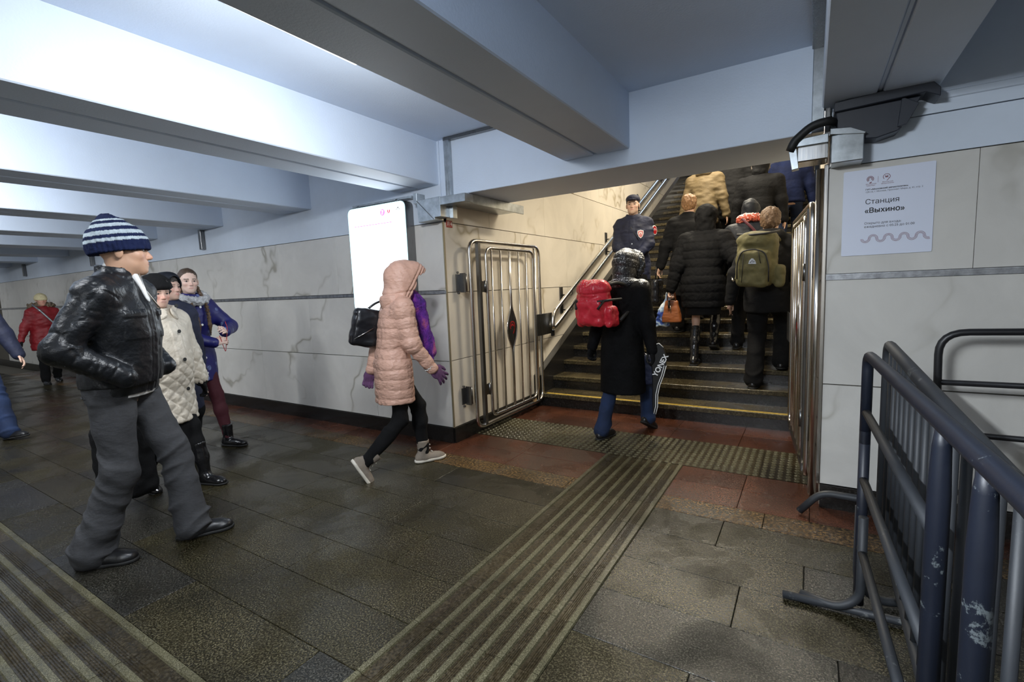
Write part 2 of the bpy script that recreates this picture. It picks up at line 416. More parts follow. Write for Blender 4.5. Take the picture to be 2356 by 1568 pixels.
# ------------------------------------------------------------------ walls
GJ = 0.0022
def wall_slabs(parent, plane, t, spans, rows, mat, flip=1):
    """marble slabs; plane 'y' at Y=t (front towards -Y) or 'x' at X=t (front towards flip*X)"""
    for (z0, z1), xs in zip(rows, spans):
        for a, b_ in zip(xs[:-1], xs[1:]):
            bm = bmesh.new()
            if plane == 'y': box(bm, a+GJ/2, b_-GJ/2, t, t+0.02, z0+GJ/2, z1-GJ/2)
            else:
                x0, x1 = (t-0.02, t) if flip > 0 else (t, t+0.02)
                box(bm, x0, x1, a+GJ/2, b_-GJ/2, z0+GJ/2, z1-GJ/2)
            obj('marble_slab', bm, mat, parent, bevel=0.0008)
ZR = [(0.14, 0.733), (0.737, 1.328), (1.362, 1.938)]
def run(a, step, end): 
    r = [a]
    while r[-1]-step > end: r.append(r[-1]-step)
    r.append(end); return r[::-1]
wl = structure(empty('wall_left'))
bm = bmesh.new(); box(bm, -26, SX-0.003, WY+0.016, WY+0.3, 0, 2.6); obj('wall_core', bm, M['joint'], wl)
wall_slabs(wl, 'y', WY, [run(SX, 0.96, -16), run(SX, 0.96, -16), run(SX-0.45, 0.96, -16)+[SX]], ZR, M['marble'])
bm = bmesh.new(); box(bm, -26, SX, WY-0.004, WY+0.05, 1.942, 2.62); obj('painted_panel', bm, M['wallpaint'], wl)
bm = bmesh.new(); box(bm, -26, SX-0.001, WY-0.016, WY+0.03, 0, 0.137)
structure(obj('baseboard_left', bm, M['blackstone']))
bm = bmesh.new(); box(bm, -26, -3.75, WY-0.008, WY+0.01, 1.331, 1.359)
for dz in (0.006, 0.014, 0.022): box(bm, -26, -3.75, WY-0.011, WY-0.007, 1.331+dz-0.001, 1.331+dz+0.002)
box(bm, -3.0, SX, WY-0.008, WY+0.01, 1.331, 1.359)
structure(obj('trim_1', bm, M['alu']), 'grey metal dado band on the marble wall behind the lit sign')
# brass corner bead
bm = bmesh.new(); box(bm, SX-0.006, SX+0.006, WY-0.006, WY+0.006, 0.139, 1.94)
structure(obj('trim_2', bm, plain('brass_bead', (0.36, 0.31, 0.20), 0.45, 0.7)), 'thin brassy corner bead at the stair opening')
# side wall of the stairway
ws = structure(empty('wall_stair_left'))
bm = bmesh.new(); box(bm, SX-0.35, SX-0.014, WY+0.31, 22, 0, 8.5); box(bm, SX-0.35, SX-0.014, WY+0.02, WY+0.31, 0, 2.6); obj('wall_core', bm, M['joint'], ws)
ysd = [WY, 4.53, 5.68, 6.84, 8.0, 9.16, 10.32, 11.48, 12.64, 13.8, 14.96]
ysd2 = [WY, 3.95, 5.10, 6.26, 7.42, 8.58, 9.74, 10.9, 12.06, 13.22, 14.38, 15.5]
k = 0
for (z0, z1) in [(0.14, 0.737), (0.741, 1.338), (1.342, 1.938), (1.942, 2.54), (2.544, 3.14), (3.144, 3.74), (3.744, 4.34), (4.344, 4.94), (4.944, 5.54), (5.544, 6.14)]:
    YS = ysd if k != 3 else ysd2
    lo = (z0-1.2)/0.483+4.75
    use = [y for y in YS if y <= (z1-0.15)/0.483+4.75+1.4]
    use = [y for y in use if y >= (max(z0, 1.95)-1.95)/0.2*0.6] if z0 > 2.6 else use
    if len(use) > 1: wall_slabs(ws, 'x', SX, [use], [(z0, z1)], M['marble_s'], 1)
    k += 1
bm = bmesh.new(); box(bm, SX-0.01, SX+0.016, WY-0.0, 4.74, 0, 0.137)
structure(obj('baseboard_stair', bm, M['blackstone']))
# right wall (poster)
wr = structure(empty('wall_right'))
bm = bmesh.new(); box(bm, JX+0.003, 6, WY+0.016, WY+0.3, 0, 2.6); obj('wall_core', bm, M['joint'], wr)
wall_slabs(wr, 'y', WY, [[JX, 1.28, 2.5, 3.7], [JX, 1.28, 2.5, 3.7], [JX, 0.676, 1.28, 1.89, 2.5, 3.1]], ZR, M['marble'])
bm = bmesh.new(); box(bm, JX, 6, WY-0.002, WY+0.05, 1.942, 2.13); box(bm, JX+0.0, 6, WY-0.012, WY+0.05, 2.134, 2.62)
prism(bm, [(WY-0.02, 2.195), (WY-0.02, 2.225), (WY, 2.235), (WY, 2.185)], 0, JX, 6)
obj('painted_panel', bm, M['wallpaint'], wr)
bm = bmesh.new(); box(bm, JX+0.001, 6, WY-0.016, WY+0.03, 0, 0.137)
structure(obj('baseboard_right', bm, M['blackstone']))
bm = bmesh.new(); box(bm, JX, 6, WY-0.008, WY+0.01, 1.329, 1.361)
for dz in (0.005, 0.013, 0.022): box(bm, JX, 6, WY-0.011, WY-0.007, 1.330+dz-0.001, 1.330+dz+0.003)
structure(obj('trim_3', bm, M['alu']), 'scuffed metal dado band on the marble wall under the poster')
wsr = structure(empty('wall_stair_right'))
bm = bmesh.new(); box(bm, JX+0.022, JX+0.3, WY+0.31, 22, 0, 8.5); obj('wall_core', bm, M['joint'], wsr)
for (z0, z1), a in zip([(0.0, 0.737), (0.741, 1.338), (1.342, 1.938), (1.942, 2.54), (2.544, 3.14), (3.144, 3.74)], (0, 0, 0, 0, 0.9, 2)):
    wall_slabs(wsr, 'x', JX, [[WY+0.02+a*1.1, 4.5+a*1.1, 5.7+a*1.1, 6.9+a*1.1, 8.1+a*1.1]], [(z0, z1)], M['marble_s'], -1)

# ------------------------------------------------------------------ header over the opening, beams, ceiling
cl = structure(empty('ceiling'))
bm = bmesh.new()
box(bm, -26, 6, -3.4, WY+0.3, 2.60, 2.72); obj('ceiling_slab', bm, M['paint'], cl)
bm = bmesh.new(); box(bm, SX, 0.03, WY-0.002, 3.88, 2.140, 2.66)
structure(obj('trim_header', bm, M['paint'], bevel=0.004), 'white painted lintel beam over the stair opening')
BR = [2.07, 0.505, -1.05, -2.70, -4.41, -6.12, -7.86, -9.6, -11.3, -13.0, -14.7, -16.4]
bm = bmesh.new()
for xr in [0]:
    w = 0.48; g = 0.012
    for (a, b_) in ((-w, -w/2-g), (-w/2+g, 0)):
        prism(bm, [(a, 2.245), (b_, 2.245), (b_, 2.61), (a, 2.61)], 1, -3.2, WY)
    box(bm, -w/2-g, -w/2+g, -3.2, WY, 2.258, 2.6)
b0 = obj('beam', bm, M['paint'], cl, bevel=0.006)
b0.location = (BR[0], 0, 0)
for xr in BR[1:]: inst(b0, cl, (xr, 0, 0))
# side and far walls out of view, so the light behaves
wb = structure(empty('wall_back'))
bm = bmesh.new(); box(bm, -26, 6, -3.4, -3.2, 0, 2.6); obj('wall_core', bm, M['marble'], wb)
we = structure(empty('wall_end_left'))
bm = bmesh.new(); box(bm, -26.2, -26, -3.4, WY+0.3, 0, 2.6); obj('wall_core', bm, M['marble'], we)
we = structure(empty('wall_end_right'))
bm = bmesh.new(); box(bm, 6, 6.2, -3.4, WY+0.3, 0, 2.6); obj('wall_core', bm, M['marble'], we)
# sloping ceiling of the stairway
bm = bmesh.new()
prism(bm, [(3.88, 2.66), (3.88, 2.80), (22, 2.8+0.483*18.1), (22, 2.66+0.483*18.1)], 0, SX-0.3, JX+0.3)
structure(obj('ceiling_stair', bm, M['paint']))

# ------------------------------------------------------------------ stairs
st = structure(empty('stairs'))
T, Rr, Y0 = 0.30, 0.145, 4.75
NST = 30
bm = bmesh.new()
box(bm, -2.61, JX, 0.02, 0.40, -0.20, Rr-0.046, 1)     # riser block
box(bm, -2.61, JX, 0.0, 0.40, Rr-0.044, Rr, 0)         # tread slab, slightly proud
box(bm, -2.605, JX, -0.0012, 0.022, Rr-0.008, Rr+0.0012, 2)   # paler band along the front edge of the tread
s0 = obj('step', bm, [M['tread'], M['blackstone'], M['nosing']], st, bevel=0.003, loc=(0, Y0, 0))
for i in range(1, NST): inst(s0, st, (0, Y0+T*i, Rr*i))
bm = bmesh.new(); box(bm, -2.61, JX, Y0+T*NST, 22, Rr*NST-0.3, Rr*NST+0.01-0.01); obj('landing', bm, M['tread'], st)
for d in (0.010, 0.040):
    bm = bmesh.new(); box(bm, -2.55, 0.0, Y0+d, Y0+d+0.014, Rr, Rr+0.0018); tag(obj('yellow_strip', bm, M['yellow'], st), 'yellow warning strip')
bm = bmesh.new()
zl = lambda y: 0.367+0.483*(y-4.75)
prism(bm, [(4.72, 0.0), (4.72, zl(4.72)), (Y0+T*NST, zl(Y0+T*NST)), (Y0+T*NST, zl(Y0+T*NST)-0.7), (5.6, 0)], 0, SX-0.005, -2.60)
obj('stringer', bm, M['blackstone'], st)
bm = bmesh.new()
prism(bm, [(4.72, 0.0), (4.72, zl(4.72)), (Y0+T*NST, zl(Y0+T*NST)), (Y0+T*NST, zl(Y0+T*NST)-0.7), (5.6, 0)], 0, -0.0, JX+0.01)
obj('stringer', bm, M['blackstone'], st)
# ------------------------------------------------------------------ tube lights on the beams
def tube_light(x, y0, y1, tilt, label):
    r = empty('tube_light', (x, (y0+y1)/2, 2.345)); tag(r, label, 'lamp', 'linear tube lights beside the ceiling beams')
    h = (y1-y0)/2
    bm = bmesh.new(); box(bm, 0.0, 0.075, -h, h, 0.0, 0.05); o = obj('housing', bm, M['white'], r, bevel=0.003)
    bm = bmesh.new(); box(bm, 0.004, 0.040, -h+0.002, h-0.002, -0.028, 0.001); o2 = obj('diffuser', bm, M['lamp'], r)
    r.rotation_euler = (tilt, 0, 0)
    return r
tube_light(-1.655, 0.85, 1.49, math.radians(-0.45), 'lit linear tube light along the beam nearest the stair opening')
tube_light(-5.0, -1.4, 0.6, 0, 'linear tube light along the fourth beam in from the stair opening')
tube_light(-8.46, -0.4, 1.6, 0, 'linear tube light along a far beam above the woman in red')

# ------------------------------------------------------------------ lit sign box
def rrect(w, h, r, n=6, ox=0, oz=0):
    pts = []
    for cx, cz, a0 in ((w-r, h-r, 0), (r, h-r, 90), (r, r, 180), (w-r, r, 270)):
        for k in range(n+1):
            a = math.radians(a0+90*k/n); pts.append((ox+cx+r*math.cos(a), oz+cz+r*math.sin(a)))
    return pts
sg = empty('sign_box', (-3.75, 3.15, 1.19)); tag(sg, 'tall lit white wayfinding sign box with rounded corners behind the woman in pink', 'sign')
SW, SH = 0.745, 0.965
bm = bmesh.new(); prism(bm, rrect(SW, SH, 0.055), 1, 0.0, 0.10); obj('case', bm, M['steel_dk'], sg)
bm = bmesh.new(); prism(bm, rrect(SW-0.010, SH-0.012, 0.052, ox=0.005, oz=0.006), 1, -0.003, 0.002); tag(obj('lit_rim', bm, M['screenedge'], sg), 'pale cyan rim')
bm = bmesh.new(); prism(bm, rrect(SW-0.036, SH-0.036, 0.044, ox=0.018, oz=0.018), 1, -0.005, 0.000); obj('lit_panel', bm, M['screen'], sg)
M['lilac'] = emit('lilac_print', (0.78, 0.30, 0.85), 0.9); M['pinkprint'] = emit('pink_print', (0.90, 0.06, 0.12), 0.9); M['greyprint'] = emit('grey_print', (0.12, 0.13, 0.14), 0.4)
M['faint'] = emit('faint_print', (0.60, 0.66, 0.74), 1.0)
bm = bmesh.new(); prism(bm, [(0.47+0.030*math.cos(2*math.pi*k/24), 0.885+0.030*math.sin(2*math.pi*k/24)) for k in range(24)], 1, -0.0065, -0.004); obj('line_roundel', bm, M['lilac'], sg)
text('line_number', '7', 0.050, (0.456, -0.0075, 0.868), (R90, 0, 0), M['screen'], sg, bold=0.0015)
text('metro_letter', 'М', 0.046, (0.525, -0.006, 0.868), (R90, 0, 0), M['pinkprint'], sg, bold=0.0022)
text('line_text', 'Выхино в центр', 0.040, (0.17, -0.006, 0.870), (R90, 0, 0), M['faint'], sg)
bm = bmesh.new(); box(bm, 0.659, 0.664, -0.0065, -0.004, 0.852, 0.912); 
for s in (-1, 1): prism(bm, [(0.6615, 0.915), (0.6615, 0.907), (0.6615+s*0.024, 0.882), (0.6615+s*0.026, 0.888)], 1, -0.0065, -0.004)
obj('arrow', bm, M['greyprint'], sg)
bm = bmesh.new(); box(bm, 0.09, 0.585, -0.0065, -0.004, 0.787, 0.7945); obj('underline', bm, M['lilac'], sg)
bm = bmesh.new(); box(bm, 0.04, SW+0.05, 0.03, 0.10, SH+0.012, SH+0.030); box(bm, 0.10, 0.13, 0.03, 0.1, SH-0.005, SH+0.02); box(bm, 0.60, 0.63, 0.03, 0.1, SH-0.005, SH+0.02)
obj('hanging_bracket', bm, M['zinc'], sg)

# ------------------------------------------------------------------ cable ducts
cd = empty('cable_duct', (-2.7, 3.2, 1.95)); tag(cd, 'folded galvanised cable duct wrapping the wall corner beside the lit sign', 'duct')
def part(name, parent, fn, mat, bevel=0.0, label=None):
    bm = bmesh.new(); fn(bm)
    off = parent.location
    bmesh.ops.translate(bm, verts=bm.verts, vec=-off)
    o = obj(name, bm, mat, parent, bevel)
    if label: o['label'] = label
    return o
part('duct_box', cd, lambda bm: (prism(bm, [(-2.855, 2.12), (-2.60, 2.125), (-2.60, 1.965), (-2.665, 1.963), (-2.665, 1.945), (-2.845, 1.94)], 1, 3.13, 3.245)), M['zinc'], 0.002)
part('fold_seam', cd, lambda bm: tube(bm, [(-2.853, 3.127, 2.118), (-2.675, 3.127, 1.95)], 0.002, 6), M['steel_dk'])
part('duct_arm', cd, lambda bm: (box(bm, -2.60, -2.345, 3.13, 3.24, 2.055, 2.12)), M['zinc'], 0.002)
part('duct_run', cd, lambda bm: (box(bm, SX+0.002, -2.40, 3.26, 4.12, 2.085, 2.138), box(bm, -2.405, -2.39, 3.24, 4.13, 2.06, 2.138)), M['zinc'], 0.002)
part('duct_end', cd, lambda bm: (box(bm, -2.60, -2.56, 3.245, 3.30, 1.96, 2.09)), M['zinc'])
part('duct_feed', cd, lambda bm: (box(bm, -2.90, -2.86, 3.14, 3.245, 2.10, 2.185)), M['zinc'], 0.002)
ct = empty('cable_trunking', (-2.56, 3.24, 2.14)); tag(ct, 'thin grey cable trunking framing the left corner of the lintel', 'trunking')
part('riser', ct, lambda bm: (box(bm, -2.595, -2.545, 3.205, 3.245, 2.125, 2.585), box(bm, -2.572, -2.568, 3.2, 3.206, 2.125, 2.585)), M['zinc'], 0.002)
part('top_run', ct, lambda bm: (box(bm, -2.595, -2.06, 3.20, 3.245, 2.575, 2.598)), M['steel_dk'], 0.002)
ct = empty('cable_trunking', (0.01, 3.2, 2.14)); tag(ct, 'upright galvanised cable trunking between the lintel and the poster wall', 'trunking')
part('riser', ct, lambda bm: (box(bm, -0.022, 0.036, 3.185, 3.245, 2.125, 2.6)), M['zinc'], 0.003)
part('ceiling_run', ct, lambda bm: (box(bm, -0.028, 0.034, 0.4, 3.185, 2.555, 2.598)), M['steel_dk'], 0.003)
part('side_strip', ct, lambda bm: (box(bm, 0.040, 0.064, 3.20, 3.245, 2.10, 2.6)), M['steel_dk'], 0.002)
for (hx, hy, hz) in ((-6.60, 3.22, 2.0), (-10.2, 3.22, 2.0), (-13.8, 3.22, 2.0)):
    h = empty('wall_profile', (hx, hy, hz)); tag(h, {-6.60: 'grey metal strip hanging on the white wall above the girl in blue', -10.2: 'grey metal strip on the white wall behind the knit hat', -13.8: 'grey metal strip on the white wall above the woman in red'}[hx], 'strip', 'hanging metal strips on the hall wall')
    bm = bmesh.new(); box(bm, -0.03, 0.03, -0.03, 0.02, 0.0, 0.245); obj('channel', bm, M['steel_dk'], h, 0.003)
# right hand duct and the dark box above the poster
dr = empty('cable_duct', (0.05, 3.1, 1.9)); tag(dr, 'shiny galvanised cable duct box over the corner above the poster', 'duct')
part('duct_box', dr, lambda bm: (box(bm, 0.068, 0.208, 3.10, 3.245, 1.935, 2.075)), M['zinc'], 0.004)
part('duct_lid', dr, lambda bm: prism(bm, [(0.062, 2.11), (0.15, 2.10), (0.215, 2.065), (0.208, 2.058), (0.062, 2.08)], 1, 3.09, 3.245), M['zinc'], 0.002)
part('duct_box', dr, lambda bm: (box(bm, -0.085, 0.056, 3.10, 3.26, 1.965, 2.045)), M['steel'], 0.006)
part('duct_lid', dr, lambda bm: prism(bm, [(-0.09, 2.045), (-0.07, 2.085), (0.056, 2.092), (0.056, 2.045)], 1, 3.095, 3.25), M['zinc'], 0.003)
part('end_flap', dr, lambda bm: prism(bm, [(-0.125, 2.035), (-0.088, 2.04), (-0.075, 1.935), (-0.108, 1.93)], 1, 3.10, 3.16), M['zinc'], 0.002)
cb = empty('cable_bundle', (-0.1, 3.1, 2.04)); tag(cb, 'thick black cable bundle curving into the duct above the gate', 'cable')
part('cable', cb, lambda bm: tube(bm, fillet([(-0.118, 3.10, 2.03), (-0.10, 3.09, 2.075), (-0.02, 3.08, 2.14), (0.06, 3.085, 2.15), (0.08, 3.15, 2.15)], 0.05), 0.021, 10), M['black'])
part('cable', cb, lambda bm: tube(bm, fillet([(-0.105, 3.12, 2.04), (-0.08, 3.10, 2.09), (-0.01, 3.10, 2.155), (0.07, 3.10, 2.16)], 0.05), 0.014, 8), M['black'])
db = empty('door_closer_box', (0.28, 3.2, 2.1)); tag(db, 'dark navy steel housing with a long flange mounted high above the poster', 'housing')
part('flange', db, lambda bm: (prism(bm, [(0.076, 2.236), (0.455, 2.262), (0.495, 2.215), (0.495, 2.175), (0.44, 2.205), (0.076, 2.19)], 1, 3.10, 3.245)), M['bracket'], 0.003)
part('wedge_body', db, lambda bm: (prism(bm, [(0.085, 2.195), (0.43, 2.20), (0.385, 2.115), (0.345, 2.055), (0.26, 2.035), (0.10, 2.055)], 1, 3.13, 3.245)), M['bracket'], 0.004)
part('side_plate', db, lambda bm: prism(bm, [(0.352, 2.20), (0.365, 2.20), (0.42, 2.165), (0.375, 2.075), (0.34, 2.07)], 1, 3.115, 3.135), M['bracket'], 0.002)

# ------------------------------------------------------------------ poster and small signs
po = empty('poster', (0.133, 3.244, 1.456)); tag(po, 'white station notice poster with black text on the marble wall', 'poster')
bm = bmesh.new(); prism(bm, rrect(0.382, 0.449, 0.006), 1, 0.0, 0.004); obj('sheet', bm, M['poster'], po)
def pt(body, size, x, z, mat='ink', bold=0.0, xs=1.0): text('print', body, size, (x, -0.0008, z), (R90, 0, 0), M[mat], po, bold=bold, xs=xs, depth=0.0003)
X0 = 0.098
pt('Станция', 0.036, X0, 0.268); pt('«Выхино»', 0.036, X0, 0.222, bold=0.0008)
pt('ГУП «Московский метрополитен»', 0.0108, X0, 0.340, bold=0.0003); pt('129110, г. Москва, Проспект Мира, д. 41, стр. 2', 0.0108, X0, 0.327)
pt('Открыто для входа:', 0.0165, X0, 0.162); pt('ежедневно с 05:25 до 01:00', 0.0165, X0, 0.144)
pt('Московский', 0.0075, X0, 0.369, 'inkred'); pt('Транспорт', 0.0075, X0+0.002, 0.361, 'inkred')
pt('Московский', 0.0075, X0+0.070, 0.372, 'inkred'); pt('Метрополитен', 0.0075, X0+0.066, 0.364, 'inkred')
bm = bmesh.new(); box(bm, X0+0.052, X0+0.053, -0.0008, 0, 0.376, 0.408); obj('divider', bm, M['inkred'], po)
def arcstrip(bm, cx, cz, r, a0, a1, w, n=14):
    A = []; B = []
    for k in range(n+1):
        a = math.radians(a0+(a1-a0)*k/n); c, s = math.cos(a), math.sin(a)
        A.append(bm.verts.new((cx+(r-w/2)*c, -0.0008, cz+(r-w/2)*s))); B.append(bm.verts.new((cx+(r+w/2)*c, -0.0008, cz+(r+w/2)*s)))
    for k in range(n): bm.faces.new((A[k], A[k+1], B[k+1], B[k]))
bm = bmesh.new()
cx, cz = X0+0.019, 0.397
for r in (0.0145, 0.0105, 0.0065): arcstrip(bm, cx, cz, r, -45, 235, 0.0022)
arcstrip(bm, cx-0.006, cz-0.006, 0.014, -40, -82, 0.0022); arcstrip(bm, cx-0.008, cz-0.004, 0.019, -38, -70, 0.0022)
obj('spiral_logo', bm, M['inkred'], po)
bm = bmesh.new()
cx = X0+0.088
arcstrip(bm, cx, 0.400, 0.0145, -42, 225, 0.0022); arcstrip(bm, cx-0.012, 0.398, 0.022, -10, -55, 0.0022)
obj('ring_logo', bm, M['inkred'], po); pt('М', 0.014, cx-0.0062, 0.396, 'inkred', 0.0006)
bm = bmesh.new()
R0 = 0.0145
for k in range(9):
    c = X0+0.008+0.0325*k; up = k % 2
    for d in (-0.0045, 0, 0.0045):
        if c > 0.376: continue
        if up: arcstrip(bm, c, 0.086, 0.0162+d, 0, 180, 0.0016)
        else: arcstrip(bm, c, 0.086, 0.0162-d, 180, 360 if k < 8 else 290, 0.0016)
obj('wave_ornament', bm, M['inkred'], po)
ls = empty('number_sign', (SX, 3.30, 1.93)); tag(ls, 'small red enamel sign reading Л 4 high on the stair wall corner', 'sign')
bm = bmesh.new(); box(bm, 0.0, 0.004, -0.008, 0.072, -0.032, 0.028); obj('plate', bm, M['redsign'], ls)
text('lettering', 'Л 4', 0.044, (0.0046, 0.0, -0.016), (R90, 0, R90), M['white'], ls, bold=0.0006)

# ------------------------------------------------------------------ stainless gates
def gate(name, label, nleaf_mirror, cover=True):
    """leaf in local coords: u (0..1.30 away from hinge) along +Y, z up, face towards +X"""
    r = empty(name); tag(r, label, 'gate')
    def fr(u0, u1, z0, z1, x, rad, rr, nm='frame'):
        bm = bmesh.new(); tube(bm, fillet([(x, u0, z0), (x, u0, z1), (x, u1, z1), (x, u1, z0)], rr, 6, True), rad, 12, True); obj(nm, bm, M['steel'], r)
    fr(0.02, 1.295, 0.085, 1.79, 0.0, 0.019, 0.11, 'outer_frame')
    fr(0.255, 1.14, 0.145, 1.735, 0.012, 0.0155, 0.085, 'inner_frame')
    bm = bmesh.new(); box(bm, -0.012, 0.022, 0.125, 0.165, 0.09, 1.77); obj('stile', bm, M['steel_dk'], r, 0.002)
    bm = bmesh.new(); tube(bm, [(0.0, 1.195, 0.09), (0.0, 1.195, 1.775)], 0.017, 10); obj('stile', bm, M['steel'], r)
    b0 = None
    for u in (0.345, 0.50, 0.835, 0.99):
        if b0 is None:
            bm = bmesh.new(); tube(bm, [(0.012, 0, 0.15), (0.012, 0, 1.73)], 0.0105, 10); b0 = obj('bar', bm, M['steel'], r); b0.location = (0, u, 0)
        else: inst(b0, r, (0, u, 0))
    for s in (-1, 1):
        bm = bmesh.new()
        P = [(0.012, 0.667+s*0.009, 1.73), (0.012, 0.667+s*0.009, 1.22), (0.012, 0.667+s*0.014, 1.15), (0.012, 0.667+s*0.088, 1.00), (0.012, 0.667+s*0.088, 0.89), (0.012, 0.667+s*0.014, 0.75), (0.012, 0.667+s*0.009, 0.68), (0.012, 0.667+s*0.009, 0.15)]
        tube(bm, fillet(P, 0.06, 5), 0.009, 10); obj('curved_bar', bm, M['steel'], r)
    bm = bmesh.new(); pts = []
    for k in range(25):
        a = 2*math.pi*k/25; sx = math.cos(a); sz = math.sin(a)
        pts.append((0.667+0.088*sx*max(0.02, 1-abs(sz)**2.2)**0.35, 0.945+0.235*(sz*0.6+0.4*sz**5)))
    prism(bm, pts, 0, 0.006, 0.016); obj('medallion', bm, M['steel_dk'], r)
    bm = bmesh.new()
    def ring(cy, cz, rr, a0, a1, w, x):
        A = []; B = []
        for k in range(19):
            a = math.radians(a0+(a1-a0)*k/18); A.append(bm.verts.new((x, cy+(rr-w/2)*math.cos(a), cz+(rr-w/2)*math.sin(a)))); B.append(bm.verts.new((x, cy+(rr+w/2)*math.cos(a), cz+(rr+w/2)*math.sin(a))))
        for k in range(18): bm.faces.new((A[k], A[k+1], B[k+1], B[k]))
    for x in (0.0175, 0.0045):
        ring(0.667, 0.975, 0.044, -40, 220, 0.010, x); ring(0.667, 0.97, 0.020, 0, 180, 0.016, x); ring(0.632, 0.955, 0.072, 5, -55, 0.009, x)
    tag(obj('emblem', bm, M['redsign'], r), 'red curled emblem')
    bm = bmesh.new(); box(bm, 0.022, 0.030, 1.165, 1.52 if cover else 1.40, 0.815, 1.055)
    tag(obj('lock_plate', bm, M['steel_dk'], r, 0.001), 'dark steel lock plate')
    for z in (0.42, 1.38):
        bm = bmesh.new(); tube(bm, [(0.02, 0.215, z-0.055), (0.02, 0.215, z+0.055)], 0.011, 10); box(bm, 0.005, 0.02, 0.165, 0.245, z-0.05, z+0.05); obj('leaf_hinge', bm, M['steel_dk'], r)
    for z in (0.40, 1.42):
        bm = bmesh.new(); box(bm, -0.075, -0.069, -0.10, -0.02, z-0.075, z+0.075); box(bm, -0.07, -0.01, -0.045, -0.035, z-0.085, z+0.085)
        tube(bm, [(-0.02, -0.028, z-0.075), (-0.02, -0.028, z+0.075)], 0.015, 10)
        for dz in (-0.09, 0.09): tube(bm, [(-0.069, -0.08, z+dz), (-0.055, -0.08, z+dz)], 0.011, 6)
        obj('hinge', bm, M['steel_dk'], r)
    bm = bmesh.new(); tube(bm, [(0.016, 1.09, 0.115), (-0.004, 1.09, 0.115)], 0.03, 10); tag(obj('tie_band', bm, plain('tan_tape_%s' % name[-1], (0.30, 0.20, 0.10), 0.6), r), 'brown tape binding')
    return r
g1 = gate('stair_gate', 'folded stainless bar gate standing open against the cream marble wall', 1)
g1.location = (-2.585, 3.455, 0); 
g2 = gate('stair_gate', 'stainless bar gate swung open beside the poster wall, seen nearly edge on', -1, False)
g2.location = (0.0, 3.43, 0.0); g2.rotation_euler = (0, 0, math.radians(6.0)); g2.scale = (-1, 1, 1.0)
pk = empty('padlock', (-2.555, 4.985, 0.83)); tag(pk, 'black padlock hanging from the lock plate by a wire', 'padlock')
bm = bmesh.new(); box(bm, -0.012, 0.012, -0.028, 0.028, -0.05, 0.02); obj('lock_body', bm, M['blackplastic'], pk, 0.004)
bm = bmesh.new(); tube(bm, fillet([(0, -0.018, 0.02), (0, -0.018, 0.07), (0, 0.018, 0.07), (0, 0.018, 0.02)], 0.018), 0.005, 8); obj('shackle', bm, M['steel'], pk)
bm = bmesh.new(); tube(bm, fillet([(0, 0.0, 0.07), (0.0, 0.05, 0.12), (0, 0.06, 0.17)], 0.03), 0.006, 8); tube(bm, fillet([(0, 0, 0.05), (0, -0.08, 0.08), (0, -0.15, 0.14)], 0.05), 0.002, 6); obj('wire', bm, M['steel_dk'], pk)
# steel corner post on the right of the opening
sp = empty('corner_profile', (0.05, 3.25, 0.0)); tag(sp, 'tall stainless steel corner profile on the edge of the poster wall', 'profile')
part('profile', sp, lambda bm: (box(bm, 0.044, 0.064, 3.235, 3.30, 0.14, 1.96)), M['steel'], 0.003)
part('tube', sp, lambda bm: tube(bm, [(0.028, 3.36, 0.02), (0.028, 3.36, 1.96)], 0.022, 14), M['steel'])

# ------------------------------------------------------------------ handrails
def handrail(x, label, y_start, dz_top, y_end):
    r = empty('handrail', (x, y_start, 1.0)); tag(r, label, 'handrail', 'stair handrails')
    zt = lambda y: 1.05+dz_top+0.492*(y-4.93); zb = lambda y: zt(y)-0.185
    y1 = y_end; bm = bmesh.new()
    tube(bm, [Vector(p)-r.location for p in fillet([(x, y1, zt(y1)), (x, y_start+0.02, zt(y_start+0.02)), (x, y_start-0.02, zb(y_start)-0.0), (x, y_start+0.14, zb(y_start+0.14)), (x, y1, zb(y1))], 0.075, 7)], 0.024, 14)
    obj('double_rail', bm, M['steel'], r)
    y = y_start+0.55; wx = SX if x < -1 else JX; s = 1 if x < -1 else -1
    proto = None
    while y < y1:
        bm = bmesh.new()
        box(bm, min(wx, wx+s*0.012), max(wx, wx+s*0.012), y-0.04, y+0.04, zb(y)-0.12, zt(y)+0.02)
        tube(bm, fillet([(wx, y, zb(y)-0.08), (x, y, zb(y)-0.08), (x, y, zb(y))], 0.03), 0.009, 8)
        tube(bm, fillet([(wx, y, zt(y)-0.08), (x, y, zt(y)-0.08), (x, y, zt(y))], 0.03), 0.009, 8)
        bmesh.ops.translate(bm, verts=bm.verts, vec=-r.location); obj('bracket', bm, M['steel_dk'], r)
        y += 1.6
    return r
handrail(-2.52, 'double stainless handrail on the cream marble stair wall', 4.93, 0, 13.2)

